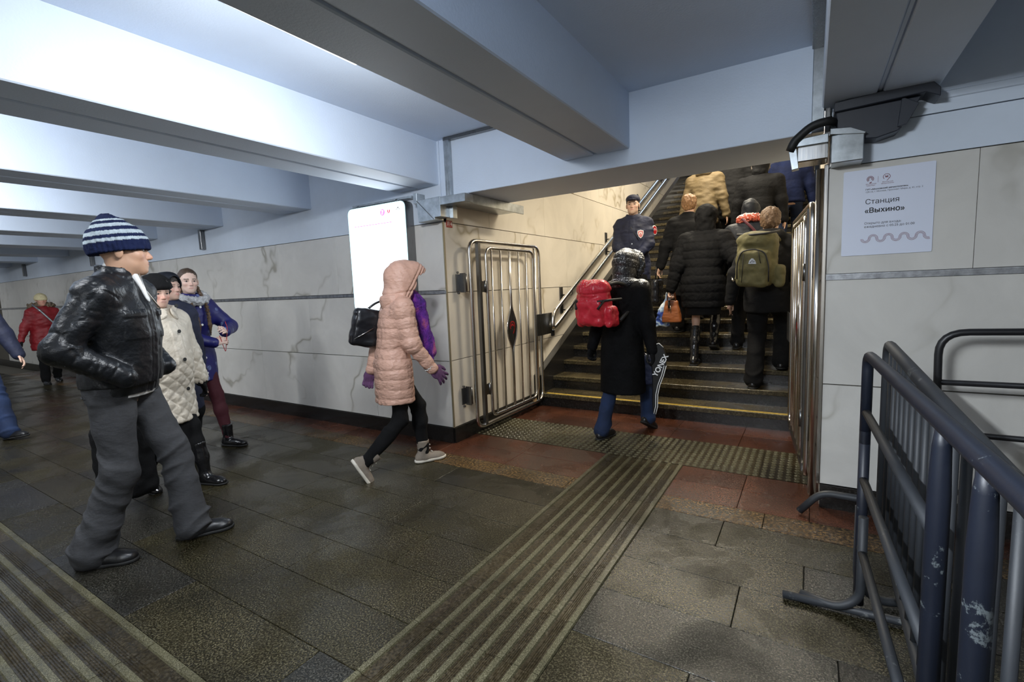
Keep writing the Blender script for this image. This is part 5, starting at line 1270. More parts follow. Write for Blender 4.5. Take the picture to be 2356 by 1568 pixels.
    for j in range(7): pr.append(rc(ID, (-0.035+0.012*j, 0.02+0.013*(j % 3), 0.06), (-0.04+0.013*j, 0.02+0.018*(j % 3), -0.035-0.012*(j % 2)), 0.012, 0.006, k=0.006))
    skin_obj('scarf_cloth', pr, 0.0075, M['scarf'], sc, disp=lambda Pt, pp: 0.009*vnoise(Pt*np.array([45, 45, 12.]), 2)+0.003*vnoise(Pt*120, 5), sm_it=0)
    bg = attach(P, (-0.13, -0.17, 0.95), 'shoulder_bag', 'glossy black leather shoulder bag slung behind the pink coat', 'bag')
    F_ = Frame((0, 0, 0), Rx(deg(-14)))
    skin_obj('bag_body', [rbox(F_, (0, -0.02, 0.15), (0.06, 0.105, 0.14), 0.045), rbox(F_, (0, 0.02, 0.26), (0.045, 0.085, 0.04), 0.03, k=0.03)], 0.009, M['bagblack'], bg, disp=d_cloth(0.007, 10))
    ptube('zip', [F_.p(0.066, -0.10, 0.06), F_.p(0.068, 0.02, 0.16)], 0.003, 'steel', bg)
    ptube('strap', [F_.p(0, -0.05, 0.27), F_.p(-0.01, 0.03, 0.36), F_.p(-0.01, 0.12, 0.40), F_.p(0.0, 0.12, 0.32), F_.p(0, 0.07, 0.27)], 0.009, 'bagblack', bg, 0.06)
woman_pink()

# ---- woman in cream coat
def woman_cream():
    P = Person('older woman in cream quilted coat and black hat behind the man in leather', (-3.97, 1.55, 0.0), deg(20-90), H=1.54, female=True, width=1.08, girth=1.15,
               feet=((0.10, -0.18, 0, deg(20), 0), (-0.09, 0.20, 0, 0, 0)), hands=(V(0.30, 0.06, 0.83), V(-0.31, 0.10, 0.80)), lean=0.03, head=(deg(-17), deg(-6)))
    q = P.k
    P.body(0.0045, 0.02, skin=dict(base=(0.56, 0.36, 0.28), blush=0.22, lips=(0.36, 0.16, 0.14), brow=(0.10, 0.06, 0.04)))
    cap_hair(P, 'hair_dk', 0.006, 1.10, front=0.085, low=0.05, amp=0.010)
    H = P.hf
    skin_obj('hat', [ell(H, (0, -0.03, 0.195), (0.098, 0.118, 0.075)), ell(H, (0, 0.015, 0.165), (0.092, 0.098, 0.045), k=0.03), half(H, (0, -0.25, -1), (0, 0.05, 0.150), 'cut', 0.01)], 0.007, M['blackcloth'], P.e, disp=d_cloth(0.006, 22, (1, 1, 1)), label='black soft hat')
    skin_obj('skirt', [col(ID, [(0.24, 0, 0.0, 0.165, 0.17), (0.60, 0, 0, 0.185, 0.14)]), *P.leg(0, 0.07, 0.05, 0.045, 0.04), *P.leg(1, 0.07, 0.05, 0.045, 0.04)], 0.013, M['blackcloth'], P.e)
    P.shoes('bootleather', 'sole', 0.28, 0.009, name='boot')
    dia = d_diam(0.085, 0.011, 4)
    def dd(Pt, pr):
        a = dia(Pt, pr); lo = 1/(1+np.exp((Pt[:, 2]-0.95)/0.04)); C_, w = coord_of(pr, Pt); arm = (w > 0)
        z = Pt[:, 2]; wt = np.clip(lo+0.35*arm*(z < 1.15), 0.18, 1)
        pl = 0.006*(np.abs(Pt[:, 0]) < 0.035)*(Pt[:, 1] > 0.05)*(~arm)
        return a*wt+pl+0.004*vnoise(Pt*18, 2)
    ex = []
    for s_ in (-1, 1): ex.append(rc(ID, (s_*0.035, P.neck[1]+0.095, P.neck[2]-0.05), (s_*0.085, P.neck[1]+0.03, P.neck[2]+0.015), 0.030, 0.030, flat=((0, 1, 0.3), 0.5), k=0.008))
    P.coat('cream', 0.50, (0.215, 0.175), bulk=0.036, ab=0.030, h=0.0065, disp=dd, name='quilted_coat', waist=1.02, extra=ex, armr=0.052, belly=0.03, arm_end=0.88)
    N0 = P.neck; lp = []
    for s_ in (-1, 1):
        lp.append(ell(ID, N0+V(s_*0.060, 0.088, -0.015), (0.055, 0.012, 0.046), R=Rz(s_*-0.45) @ Ry(s_*0.5) @ Rx(0.35)))
        lp.append(rc(ID, N0+V(s_*0.085, 0.05, 0.02), N0+V(s_*0.075, -0.04, 0.045), 0.024, 0.022, k=0.03))
    lp.append(rc(ID, N0+V(-0.075, -0.04, 0.045), N0+V(0.075, -0.04, 0.045), 0.022, 0.022, k=0.03))
    skin_obj('collar', lp, 0.0065, M['cream'], P.e, disp=d_cloth(0.003, 20))
    for i in (0, 1):
        d = nrm(P.wr[i]-P.el[i]); skin_obj('glove', hand_prims(P.wr[i], d, V((1, -1)[i], 0.3, 0.2), side=(-1, 1)[i], sc=0.9, curl=0.7), 0.008, M['blackcloth'], P.e)
        skin_obj('cuff', [rc(ID, P.wr[i]-d*0.06, P.wr[i], 0.05, 0.045)], 0.01, M['blackcloth'], P.e)
    discs('button', [(0.0, 0.208+0.02*(z < 1.1), z) for z in (1.33, 1.15, 0.95, 0.74)], (0, 1, 0), 0.013, 'black', P.e)
    bg = attach(P, (0.34, 0.02, 0.10), 'shopping_bag', 'large black bag with a yellow tag carried low behind the man in leather', 'bag')
    skin_obj('bag_body', [rbox(ID, (0, 0, 0.24), (0.10, 0.17, 0.24), 0.05)], 0.012, M['blackcloth'], bg, disp=d_cloth(0.01, 8))
    bm = bmesh.new(); box(bm, 0.095, 0.104, -0.06, 0.0, 0.40, 0.425); tag(obj('tag', bm, M['yellow'], bg), 'yellow tag')
    ptube('handle', [(0, -0.1, 0.46), (0, -0.05, 0.66), (0, 0.05, 0.66), (0, 0.1, 0.46)], 0.008, 'black', bg, 0.05)
woman_cream()

# ---- hooded person behind
def hooded_behind():
    P = Person('person in a dark hood half hidden behind the woman in cream', (-4.46, 1.845, 0.0), deg(5-90), H=1.595, female=True, feet=((0.1, 0.1, 0, 0, 0), (-0.1, -0.1, 0, 0, 0)), head=(deg(15), 0))
    P.body(0.006, 0.025, skin=dict(base=(0.45, 0.30, 0.24))); cap_hair(P, 'hair_dk', 0.008, 1.05, front=0.07)
    hood(P, 'slate', 0.009, 0.92, -0.02, back=0.0)
    P.trousers('blackcloth', 0.015, 0.016); P.shoes('shoe', h=0.012)
    P.coat('navy', 0.45, (0.19, 0.16), bulk=0.03, h=0.014, name='coat', open_neck=False)
hooded_behind()

# ---- girl in blue patterned coat
def girl_blue():
    P = Person('young woman with braids in blue patterned coat with white fur collar', (-4.83, 2.17, 0.0), deg(10-90), H=1.66, female=True,
               feet=((0.08, -0.10, 0, 0, 0), (-0.08, 0.24, 0, 0, deg(10))), hands=(V(0.00, 0.30, 1.03), V(-0.13, 0.30, 1.12)), head=(deg(-22), deg(-2)), lean=0.02, elbow=((1, -0.6, -0.6), (-1.2, -0.1, -0.8)))
    P.body(0.0045, 0.02, hands=(True, True), handspec=[dict(fd=V(-0.75, 0.6, 0.15), up=V(0.3, 0.7, 0.5), curl=0.75, thumb=0.6), dict(fd=V(0.55, 0.7, 0.3), up=V(-0.3, 0.7, 0.5), curl=0.7, thumb=0.6)],
           skin=dict(base=(0.60, 0.43, 0.36), lips=(0.40, 0.17, 0.15), brow=(0.05, 0.035, 0.025)))
    H = P.hf
    skin_obj('hair', [ell(H, (0, -0.020, 0.155), (0.080, 0.100, 0.086)), ell(H, (0, -0.055, 0.10), (0.066, 0.055, 0.07), k=0.03), half(H, (0, 1, -0.62), (0, 0.052, 0.160), 'cut', 0.015)], 0.006, M['hair_br'], P.e, disp=lambda Pt, pp: 0.003*vnoise(Pt*np.array([70, 70, 30.]), 4))
    for s_ in (-1, 1):
        pts = [H.p(s_*0.072, -0.02, 0.06), H.p(s_*0.085, 0.03, -0.02), P.neck+V(s_*0.07, 0.12, -0.04), P.neck+V(s_*0.055, 0.165, -0.17), P.neck+V(s_*0.05, 0.175, -0.26)]
        pr = []
        for a, b in zip(pts[:-1], pts[1:]):
            n = max(2, int(np.linalg.norm(b-a)/0.028))
            for j in range(n): c = a+(b-a)*(j+0.5)/n; pr.append(ell(ID, c, (0.018, 0.016, 0.019), k=0.004))
        pr.append(rc(ID, pts[-1], pts[-1]-V(0, 0, 0.09), 0.014, 0.005))
        skin_obj('braid', pr, 0.006, M['hair_lb'], P.e, disp=d_cloth(0.003, 60))
    P.coat('bluepat', 0.62, (0.185, 0.150), bulk=0.028, ab=0.018, h=0.0085, disp=d_puff(0.11, 0.007, 5, 0, 0.7), name='patterned_coat', waist=0.9, armr=0.052)
    ring_fur(P, 'fur_w', Frame(P.neck, Rx(-0.45), 1), (0, 0.02, 0.02), 0.115, 0.038, None, ex=0.95, amp=0.014, h=0.008, name='fur_collar', label='white fur collar')
    discs('button', [(0.0, 0.155+P.neck[1]*0.4, z) for z in (1.30, 1.14, 0.98, 0.84, 0.70)], (0, 1, 0.1), 0.010, 'white', P.e)
    P.trousers('maroon', -0.004, 0.012, flare=-0.01, name='trousers', amp=0.003)
    P.shoes('bootleather', 'sole', 0.13, 0.009, name='boot')
    ch = attach(P, (-0.06, 0.36, 0.98), 'red_cord', 'thin red cord held between the hands of the young woman in blue', 'cord')
    ptube('cord', [(0.03, -0.03, 0.06), (0.0, -0.01, -0.10), (-0.02, -0.02, -0.02), (-0.05, -0.02, 0.12), (-0.04, -0.03, 0.18)], 0.003, 'redsign', ch, 0.03)
girl_blue()

# ---- woman in red, far
def woman_red():
    P = Person('woman in bright red parka and cream knit hat, far down the hall', (-11.6, 2.85, 0.0), deg(0-90-4), H=1.60, female=True, girth=1.1, feet=((0.10, 0.15, 0, 0, 0), (-0.10, -0.12, 0, deg(15), 0)), hands=(V(0.38, 0.06, 0.78), V(-0.30, -0.05, 0.80)), head=(deg(5), 0))
    P.body(0.008, 0.025, skin=dict(base=(0.55, 0.30, 0.22))); beanie(P, [], (0.62, 0.55, 0.34), h=0.010, label='cream knit hat')
    P.coat('red', 0.60, (0.21, 0.17), bulk=0.035, ab=0.022, h=0.014, disp=d_cloth(0.010, 12), name='parka', open_neck=False)
    ring_fur(P, 'fur_b', Frame(P.neck, Rx(0.1), 1), (0, -0.07, 0.04), 0.13, 0.045, None, ex=0.75, amp=0.03, h=0.014)
    P.trousers('blackcloth', 0.01, 0.018); P.shoes('shoe', h=0.014, shaft=0.15)
    for i in (0, 1): skin_obj('glove', hand_prims(P.wr[i], nrm(P.wr[i]-P.el[i]), V((1, -1)[i], 0, 0.2), side=(-1, 1)[i], curl=0.6, fat=1.2), 0.012, M['blackcloth'], P.e)
    sb = attach(P, (-0.18, 0.22, 0.80), 'shoulder_bag', 'black shoulder bag with grey strap worn across the red parka', 'bag')
    ptube('strap', [(0.30, -0.14, 0.60), (0.26, 0.02, 0.52), (0.10, 0.03, 0.28), (0.0, 0.0, 0.10)], 0.016, 'alu', sb, 0.04, label='grey strap')
    skin_obj('bag_body', [rbox(ID, (-0.02, 0.0, 0.0), (0.10, 0.04, 0.12), 0.03)], 0.014, M['blackcloth'], sb)
woman_red()

# ---- man at the left edge
def man_edge():
    P = Person('man in dark navy jacket and blue jeans stepping in at the edge of the picture', (-7.41, 1.21, 0.0), deg(8-90), H=1.70, feet=((0.10, -0.28, 0, deg(30), 0), (-0.10, 0.36, 0.0, deg(-8), deg(20))), hands=(V(0.30, -0.10, 0.80), V(-0.335, 0.26, 0.80)), width=1.05)
    P.body(0.01, 0.025, hands=(False, True)); cap_hair(P, 'hair_dk', 0.012)
    P.coat('navy', 0.72, (0.20, 0.16), bulk=0.035, ab=0.026, h=0.012, disp=d_puff(0.11, 0.008, 2), name='jacket', open_neck=False, armr=0.055)
    P.trousers('bluejean', 0.016, 0.012, flare=0.01, amp=0.009); P.shoes('shoe', h=0.011)
man_edge()

# ---- guard
def guard():
    P = Person('station guard in navy uniform jacket and cap with red badges, facing down the stairs', (-1.97, 6.22, stepz(6.22)), deg(-80-90), H=1.74, feet=((0.11, 0, 0, 0, -0.2), (-0.11, 0, 0, 0, 0.2)), hands=(V(0.05, 0.24, 0.93), V(-0.04, 0.25, 0.95)), head=(deg(0), 0), width=1.02, girth=1.05, elbow=((1, -0.45, 0), (-1, -0.45, 0)))
    P.body(0.0055, 0.022, hands=(True, True), skin=dict(base=(0.56, 0.38, 0.29), brow=(0.04, 0.03, 0.02)))
    H = P.hf; cap_hair(P, 'hair_dk', 0.008, 1.02, front=0.05, low=0.08)
    skin_obj('cap', [ell(H, (0, -0.010, 0.185), (0.088, 0.104, 0.062)), half(H, (0, 0, -1), (0, 0, 0.160), 'cut'), ell(H, (0, 0.115, 0.163), (0.060, 0.062, 0.011), k=0.008)], 0.006, M['navy'], P.e, label='navy peaked cap')
    def dd(Pt, pr):
        C_, w = coord_of(pr, Pt); a = d_cloth(0.006, 12, (1, 1, 2), 3)(Pt, pr); t = (w == 0)
        a += np.where(w > 0, 0.007*vnoise(np.stack([C_[:, 0]*30, C_[:, 1]*10, Pt[:, 0]], 1), 5), 0)
        px = np.abs(Pt[:, 0])-0.105; a += t*(Pt[:, 1] > 0)*(0.006*((np.abs(px) < 0.05) & (np.abs(Pt[:, 2]-1.28) < 0.012))+0.004*(np.abs(Pt[:, 0]) < 0.03)); return a
    P.coat('navy', 0.66, (0.20, 0.155), bulk=0.030, ab=0.014, h=0.0085, disp=dd, name='uniform_jacket', armr=0.054, belly=0.02, arm_end=0.96)
    P.trousers('blackcloth', 0.012, 0.016); P.shoes('shoe', h=0.012)
    # badges
    def badge(c, n, w_, h_, shield):
        g = empty('badge', (0, 0, 0)); bpy.data.objects.remove(g)
        n = nrm(np.array(n, float)); u = nrm(np.cross(V(0, 0, 1), n)); v = np.cross(n, u); R = np.stack([u, v, n], 1); F_ = Frame(c, R)
        for sc_, off, mt in ((1.0, 0, 'white'), (0.86, 0.003, 'redsign')):
            if shield: pts = [(-.5, .45), (-.25, .5), (0, .58), (.25, .5), (.5, .45), (.48, 0), (.3, -.38), (0, -.6), (-.3, -.38), (-.48, 0)]
            else: pts = [(0.5*math.cos(a), 0.55*math.sin(a)) for a in np.linspace(0, 2*math.pi, 20)[:-1]]
            bm = bmesh.new(); A_ = [bm.verts.new(F_.p(x*w_*sc_, y*h_*sc_, off+0.006)) for x, y in pts]; B_ = [bm.verts.new(F_.p(x*w_*sc_, y*h_*sc_, off-0.01)) for x, y in pts]
            bm.faces.new(A_)
            for i in range(len(pts)): bm.faces.new((A_[i], B_[i], B_[(i+1) % len(pts)], A_[(i+1) % len(pts)]))
            o = obj('badge', bm, M[mt], P.e)
            if mt == 'redsign': o['label'] = 'red badge'
        bm = bmesh.new()
        for k in range(10):
            a0, a1 = math.radians(-40+26*k), math.radians(-40+26*(k+1)); r0, r1 = w_*0.16, w_*0.24
            bm.faces.new([bm.verts.new(F_.p(r*math.cos(a), r*math.sin(a)+0.004, 0.0095)) for r, a in ((r0, a0), (r1, a0), (r1, a1), (r0, a1))])
        obj('badge_emblem', bm, M['white'], P.e)
    badge((-0.105, 0.172, 1.235), (-0.25, 1, 0.15), 0.075, 0.09, True)
    badge((-0.262, 0.055, 1.28), (-0.75, 0.75, 0.1), 0.07, 0.11, False)
    discs('button', [(0.0, 0.185, z) for z in (1.12, 1.0)], (0, 1, 0), 0.008, 'steel_dk', P.e)
    ptube('radio_strap', [(0.06, 0.12, 1.42), (0.0, 0.175, 1.30), (-0.08, 0.185, 1.16)], 0.005, 'black', P.e)
guard()

# ---- person with red backpack
def red_backpack():
    P = Person('person in long black hooded coat and blue jeans about to climb, seen from behind', (-1.41, 4.08, 0.0), deg(76-90), H=1.63, feet=((0.09, 0.22, 0, deg(28), 0), (-0.09, -0.20, 0, 0, deg(0))), hands=(V(0.31, 0.04, 0.78), V(-0.30, -0.08, 0.82)), lean=0.05, head=(deg(-8), deg(-12)), width=1.05, girth=1.05)
    P.body(0.025, 0.025, eyes=False, nohands=True)
    P.trousers('bluejean', 0.004, 0.010, flare=0.012, amp=0.007); P.shoes('shoe', h=0.009, shaft=0.04)
    P.coat('blackpuff', 0.40, (0.20, 0.165), bulk=0.026, ab=0.020, h=0.0095, disp=d_puff(0.075, 0.004, 5, 0, 1.2), name='long_coat', open_neck=False, armr=0.052)
    H = P.hf
    hd = lambda Pt, pp: 0.010*(np.abs(np.sin(np.pi*((Pt-H.O)@H.R)[:, 2]/0.075))**0.5-0.7)+0.004*vnoise(Pt*30, 3)
    hood(P, 'snowblack', 0.0085, 1.04, 0.02, hd, back=0.015, drop=0.02)
    ring_fur(P, 'snowblack', H, (0, 0.075, 0.135), 0.095, 0.030, Rx(R90+0.15), ex=1.15, amp=0.010, h=0.009)
    skin_obj('yoke', [rc(ID, P.neck+V(-0.15, 0, -0.05), P.neck+V(0.17, 0, -0.05), 0.07, 0.07), ell(ID, P.neck+V(0, -0.03, -0.01), (0.13, 0.10, 0.07))], 0.011, M['snowblack'], P.e, disp=d_cloth(0.008, 14), label='snow-flecked shoulders')
    for i in (0, 1): skin_obj('glove', hand_prims(P.wr[i], nrm(P.wr[i]-P.el[i]), V((1, -1)[i], 0, 0.2), side=(-1, 1)[i], curl=0.9, fat=1.2), 0.010, M['blackcloth'], P.e)
    bp = attach(P, (-0.07, -0.19, 1.01), 'backpack', 'bright red backpack with black straps on the person in the long black coat', 'backpack')
    F_ = Frame((0, -0.05, 0), Rx(deg(7)))
    prb = [rbox(F_, (0, -0.03, 0.20), (0.150, 0.085, 0.19), 0.075), rbox(F_, (0, -0.09, 0.13), (0.130, 0.055, 0.125), 0.05, k=0.012), rbox(F_, (0.15, -0.02, 0.08), (0.035, 0.07, 0.085), 0.03, k=0.01), rbox(F_, (-0.15, -0.02, 0.08), (0.035, 0.07, 0.085), 0.03, k=0.01), rbox(F_, (0, -0.055, 0.31), (0.105, 0.08, 0.06), 0.05, k=0.02)]
    def bd(Pt, pp):
        q = (Pt-F_.O)@F_.R; return 0.009*vnoise(Pt*15, 4)+0.006*vnoise(Pt*30, 6)-0.008*np.exp(-((q[:, 2]-0.285)/0.006)**2)-0.007*np.exp(-((np.abs(q[:, 0])-0.055)/0.006)**2)*(q[:, 2] > 0.29)
    skin_obj('bag_body', prb, 0.0075, M['snowred'], bp, disp=bd)
    for s_ in (-1, 1):
        ptube('strap', [F_.p(s_*0.09, 0.04, 0.33), F_.p(s_*0.12, 0.12, 0.345), F_.p(s_*0.14, 0.27, 0.30), F_.p(s_*0.19, 0.26, 0.12), F_.p(s_*0.17, 0.06, 0.03)], 0.016, 'black', bp, 0.08)
        ptube('side_strap', [F_.p(s_*0.205, 0.06, 0.215), F_.p(s_*0.175, -0.05, 0.225), F_.p(s_*0.10, -0.135, 0.225)], 0.010, 'black', bp, 0.03)
        ptube('side_strap', [F_.p(s_*0.14, -0.10, 0.225), F_.p(s_*0.11, -0.150, 0.165)], 0.010, 'black', bp)
    # racket bag
    rb = attach(P, (0.25, 0.02, 0.33), 'racket_bag', 'black and white racket bag with slanted lettering in the right hand', 'bag')
    F_ = Frame((0.0, 0.0, 0.0), Rz(deg(25)) @ Ry(deg(6)))
    bm = bmesh.new()
    out = [(x*0.85, z*0.85) for x, z in [(0.0, 0.60), (0.035, 0.615), (0.08, 0.58), (0.115, 0.50), (0.125, 0.40), (0.11, 0.30), (0.085, 0.20), (0.075, 0.10), (0.085, -0.02), (0.075, -0.10), (0.05, -0.10), (0.03, 0.0), (0.02, 0.12), (0.0, 0.30), (-0.025, 0.45), (-0.02, 0.56)]]
    A_ = [bm.verts.new(F_.p(x, -0.022, z)) for x, z in out]; B_ = [bm.verts.new(F_.p(x, 0.022, z)) for x, z in out]
    bm.faces.new(A_); bm.faces.new(B_[::-1])
    for i in range(len(out)): bm.faces.new((A_[i], B_[i], B_[(i+1) % len(out)], A_[(i+1) % len(out)]))
    obj('bag_body', bm, M['blackplastic'], rb, bevel=0.006)
    for off in (0.0, 0.016):
        ptube('white_piping', [F_.p(x-off, -0.026, z) for x, z in out[4:10]], 0.0035, 'white', rb)
    ptube('white_piping', [F_.p(x, -0.022, z) for x, z in (out[15], out[0], out[1], out[2])], 0.003, 'white', rb)
    R4 = Matrix([list(r) for r in (F_.R @ Ry(deg(-68)) @ Rx(R90))])
    t = text('lettering', 'YONEX', 0.060, (0, 0, 0), (0, 0, 0), M['white'], rb, bold=0.002); t.matrix_local = Matrix.Translation(Vector(F_.p(0.040, -0.0245, 0.235))) @ R4.to_4x4() @ Matrix.Scale(0.060, 4); 
    ptube('handle', [F_.p(-0.01, 0, 0.46), F_.p(-0.05, 0, 0.43), F_.p(-0.06, 0, 0.36), F_.p(-0.01, 0, 0.32)], 0.009, 'black', rb, 0.03)
    pb = attach(P, (0.20, 0.10, 0.47), 'drawstring_bag', 'small navy drawstring bag hanging beside the racket bag', 'bag')
    skin_obj('bag_body', [rbox(ID, (0, 0, 0.13), (0.06, 0.035, 0.13), 0.03)], 0.010, M['navy'], pb, disp=d_cloth(0.008, 14))
    ptube('clasp', [(-0.03, -0.045, 0.27), (0.0, -0.05, 0.275), (0.02, -0.045, 0.265)], 0.005, 'steel', pb); ptube('cord', [(0, 0, 0.26), (0.02, 0, 0.36)], 0.004, 'black', pb)
red_backpack()

# ---- woman in black puffer
def puffer_woman():
    P = Person('woman in black quilted hooded coat and tall black boots climbing the stairs', (-0.99, 5.50, stepz(5.5)), deg(92-90), H=1.71, female=True, width=1.18, girth=1.2, feet=((0.09, 0.10, 0.145, deg(15), 0), (-0.09, -0.04, 0, 0, 0)), hands=(V(0.30, 0.14, 0.95), V(-0.35, -0.05, 0.80)), lean=0.10, head=(0, deg(-14)))
    P.body(0.012, 0.022, eyes=False, hands=(False, True), skin=dict(base=(0.50, 0.32, 0.24)), handspec=[None, dict(curl=1.0, thumb=0.7)])
    P.shoes('bootleather', 'sole', 0.36, 0.009, name='tall_boot')
    skin_obj('skirt', [col(ID, [(0.55, 0, 0, 0.175, 0.135), (0.80, 0, 0, 0.18, 0.14)])], 0.012, M['blackcloth'], P.e, label='dark brown skirt')
    P.coat('blackpuff', 0.63, (0.215, 0.175), bulk=0.036, ab=0.026, h=0.0095, disp=d_puff(0.088, 0.024, 7, 0, 0.4), name='quilted_coat', waist=0.9, open_neck=False, armr=0.056)
    hood(P, 'blackpuff', 0.009, 1.12, 0.0, lambda Pt, pp: 0.012*vnoise(Pt*14, 3)+0.005*vnoise(Pt*34, 4), back=0.0, drop=0.03)
    hb = attach(P, (-0.33, 0.0, 0.47), 'handbag', 'orange-brown leather handbag in the left hand of the woman in the black coat', 'bag')
    def sh(w0, w1, d): return [col(ID, [(0.0, 0, 0, w0, d), (0.05, 0, 0, w0, d), (0.24, 0, 0, w1, d*0.5)], n=4)]
    skin_obj('bag_body', sh(0.105, 0.065, 0.055), 0.008, M['brownbag'], hb, disp=d_cloth(0.004, 14))
    for s_ in (-1, 1): ptube('handle', [(-0.045, s_*0.02, 0.23), (-0.03, s_*0.02, 0.34), (0.03, s_*0.02, 0.34), (0.045, s_*0.02, 0.23)], 0.006, 'brownbag', hb, 0.03)
    ptube('charm', [(-0.01, -0.035, 0.20), (0.0, -0.05, 0.12)], 0.006, 'steel', hb); ptube('flap_strap', [(-0.02, -0.045, 0.235), (-0.02, -0.052, 0.16)], 0.012, 'black', hb)
    pl = attach(P, (-0.43, 0.02, 0.42), 'plastic_bag', 'blue and white plastic carrier bag held next to the orange-brown handbag', 'bag')
    m, nt, b = newmat('blue_white_plastic'); v = coords(nt); n = noise(nt, v, 9, 3, 0.5, 0.6); r = ramp(nt, n.outputs[0], [(0.42, (0.03, 0.07, 0.32)), (0.5, (0.30, 0.42, 0.58)), (0.58, (0.62, 0.66, 0.70))]); L(nt, r.outputs[0], b.inputs['Base Color']); b.inputs['Roughness'].default_value = 0.3; M['plastic'] = m
    skin_obj('bag_body', [col(ID, [(0.0, 0, 0, 0.085, 0.05), (0.18, 0.01, 0, 0.07, 0.05), (0.30, 0.05, 0, 0.035, 0.03), (0.40, 0.08, -0.01, 0.022, 0.02)], n=2.5)], 0.008, M['plastic'], pl, disp=lambda Pt, pp: 0.016*vnoise(Pt*np.array([22, 22, 10.]), 2)+0.008*vnoise(Pt*40, 4))
puffer_woman()

# ---- man with olive backpack
def olive_man():
    P = Person('man in black jacket with short brown hair climbing beside the open gate', (-0.36, 5.20, stepz(5.2)), deg(86-90), H=1.73, width=1.1, feet=((0.11, 0.16, 0.145, deg(8), 0), (-0.10, -0.06, 0, 0, 0)), hands=(V(0.32, 0.0, 0.82), V(-0.33, 0.0, 0.86)), lean=0.08, head=(0, deg(-4)))
    P.body(0.010, 0.022, eyes=False, skin=dict(base=(0.48, 0.30, 0.22))); cap_hair(P, 'hair_lb', 0.007, 1.12, front=0.06, low=0.045, amp=0.006)
    P.trousers('blackcloth', 0.016, 0.012, flare=0.008); P.shoes('shoe', h=0.010)
    hd = Frame(P.neck)
    P.coat('blackcloth', 0.74, (0.20, 0.16), bulk=0.036, ab=0.024, h=0.011, name='jacket', open_neck=False, extra=[rc(hd, (-0.07, -0.06, 0.0), (0.07, -0.06, 0.0), 0.07, 0.07, k=0.04), torus(hd, (0, -0.01, 0.03), 0.09, 0.038, Rx(0.2))])
    bp = attach(P, (-0.06, -0.20, 0.99), 'backpack', 'olive canvas backpack dusted with snow on the man by the gate', 'backpack')
    F_ = Frame((0, -0.07, 0), Rx(deg(5)) @ Ry(deg(3)))
    pr = [rbox(F_, (0, 0, 0.25), (0.165, 0.11, 0.24), 0.08), rbox(F_, (-0.01, -0.10, 0.17), (0.135, 0.055, 0.17), 0.05, k=0.01), rbox(F_, (0.19, 0.0, 0.10), (0.045, 0.08, 0.10), 0.04, k=0.01), rbox(F_, (-0.0, -0.06, 0.42), (0.11, 0.07, 0.065), 0.05, k=0.02)]
    skin_obj('bag_body', pr, 0.0085, M['olive'], bp, disp=lambda Pt, pp: 0.008*vnoise(Pt*16, 4)+0.004*vnoise(Pt*34, 6))
    arch = [(-0.125, 0.08), (-0.13, 0.22), (-0.10, 0.325), (0.0, 0.345), (0.09, 0.315), (0.125, 0.2), (0.13, 0.06)]
    ptube('zip_arch', [F_.p(x-0.005, -0.158, z) for x, z in arch], 0.006, 'black', bp, 0.04)
    ptube('zip_line', [F_.p(-0.085, -0.160, 0.30), F_.p(-0.09, -0.160, 0.05)], 0.003, 'black', bp); ptube('zip_line', [F_.p(0.03, -0.160, 0.33), F_.p(0.055, -0.160, 0.22)], 0.003, 'black', bp)
    bm = bmesh.new(); tri = [(-0.032, -0.02), (0.032, -0.02), (0.022, 0.008), (0.004, 0.028), (-0.010, 0.028), (-0.026, 0.008)]
    A_ = [bm.verts.new(F_.p(-0.01+x, -0.164, 0.235+z)) for x, z in tri]; B_ = [bm.verts.new(F_.p(-0.01+x, -0.154, 0.235+z)) for x, z in tri]; bm.faces.new(A_)
    for i in range(6): bm.faces.new((A_[i], B_[i], B_[(i+1) % 6], A_[(i+1) % 6]))
    tag(obj('patch', bm, M['alu'], bp), 'small grey rounded triangle patch')
    ptube('patch_line', [F_.p(-0.028, -0.166, 0.225), F_.p(-0.012, -0.166, 0.247), F_.p(0.0, -0.166, 0.232), F_.p(0.010, -0.166, 0.236)], 0.0022, 'black', bp)
    skin_obj('snow', [rc(F_, (-0.10, -0.075, 0.372), (0.08, -0.085, 0.365), 0.022, 0.018, flat=((0, 0, 1), 0.6))], 0.007, plain('melting_snow', (0.62, 0.60, 0.56), 0.7), bp, disp=lambda Pt, pp: 0.012*vnoise(Pt*50, 2), label='patch of wet snow')
    ptube('top_strap', [F_.p(-0.17, -0.02, 0.47), F_.p(-0.05, -0.12, 0.465), F_.p(0.10, -0.12, 0.475), F_.p(0.17, -0.02, 0.49)], 0.010, 'black', bp, 0.05)
    for s_ in (-1, 1): ptube('strap', [F_.p(s_*0.09, 0.08, 0.42), F_.p(s_*0.12, 0.20, 0.44), F_.p(s_*0.15, 0.36, 0.36), F_.p(s_*0.20, 0.30, 0.15), F_.p(s_*0.18, 0.08, 0.05)], 0.017, 'olive', bp, 0.08)
    ptube('buckle', [F_.p(-0.20, -0.03, 0.08), F_.p(-0.17, -0.10, 0.06)], 0.009, 'steel', bp)
olive_man()

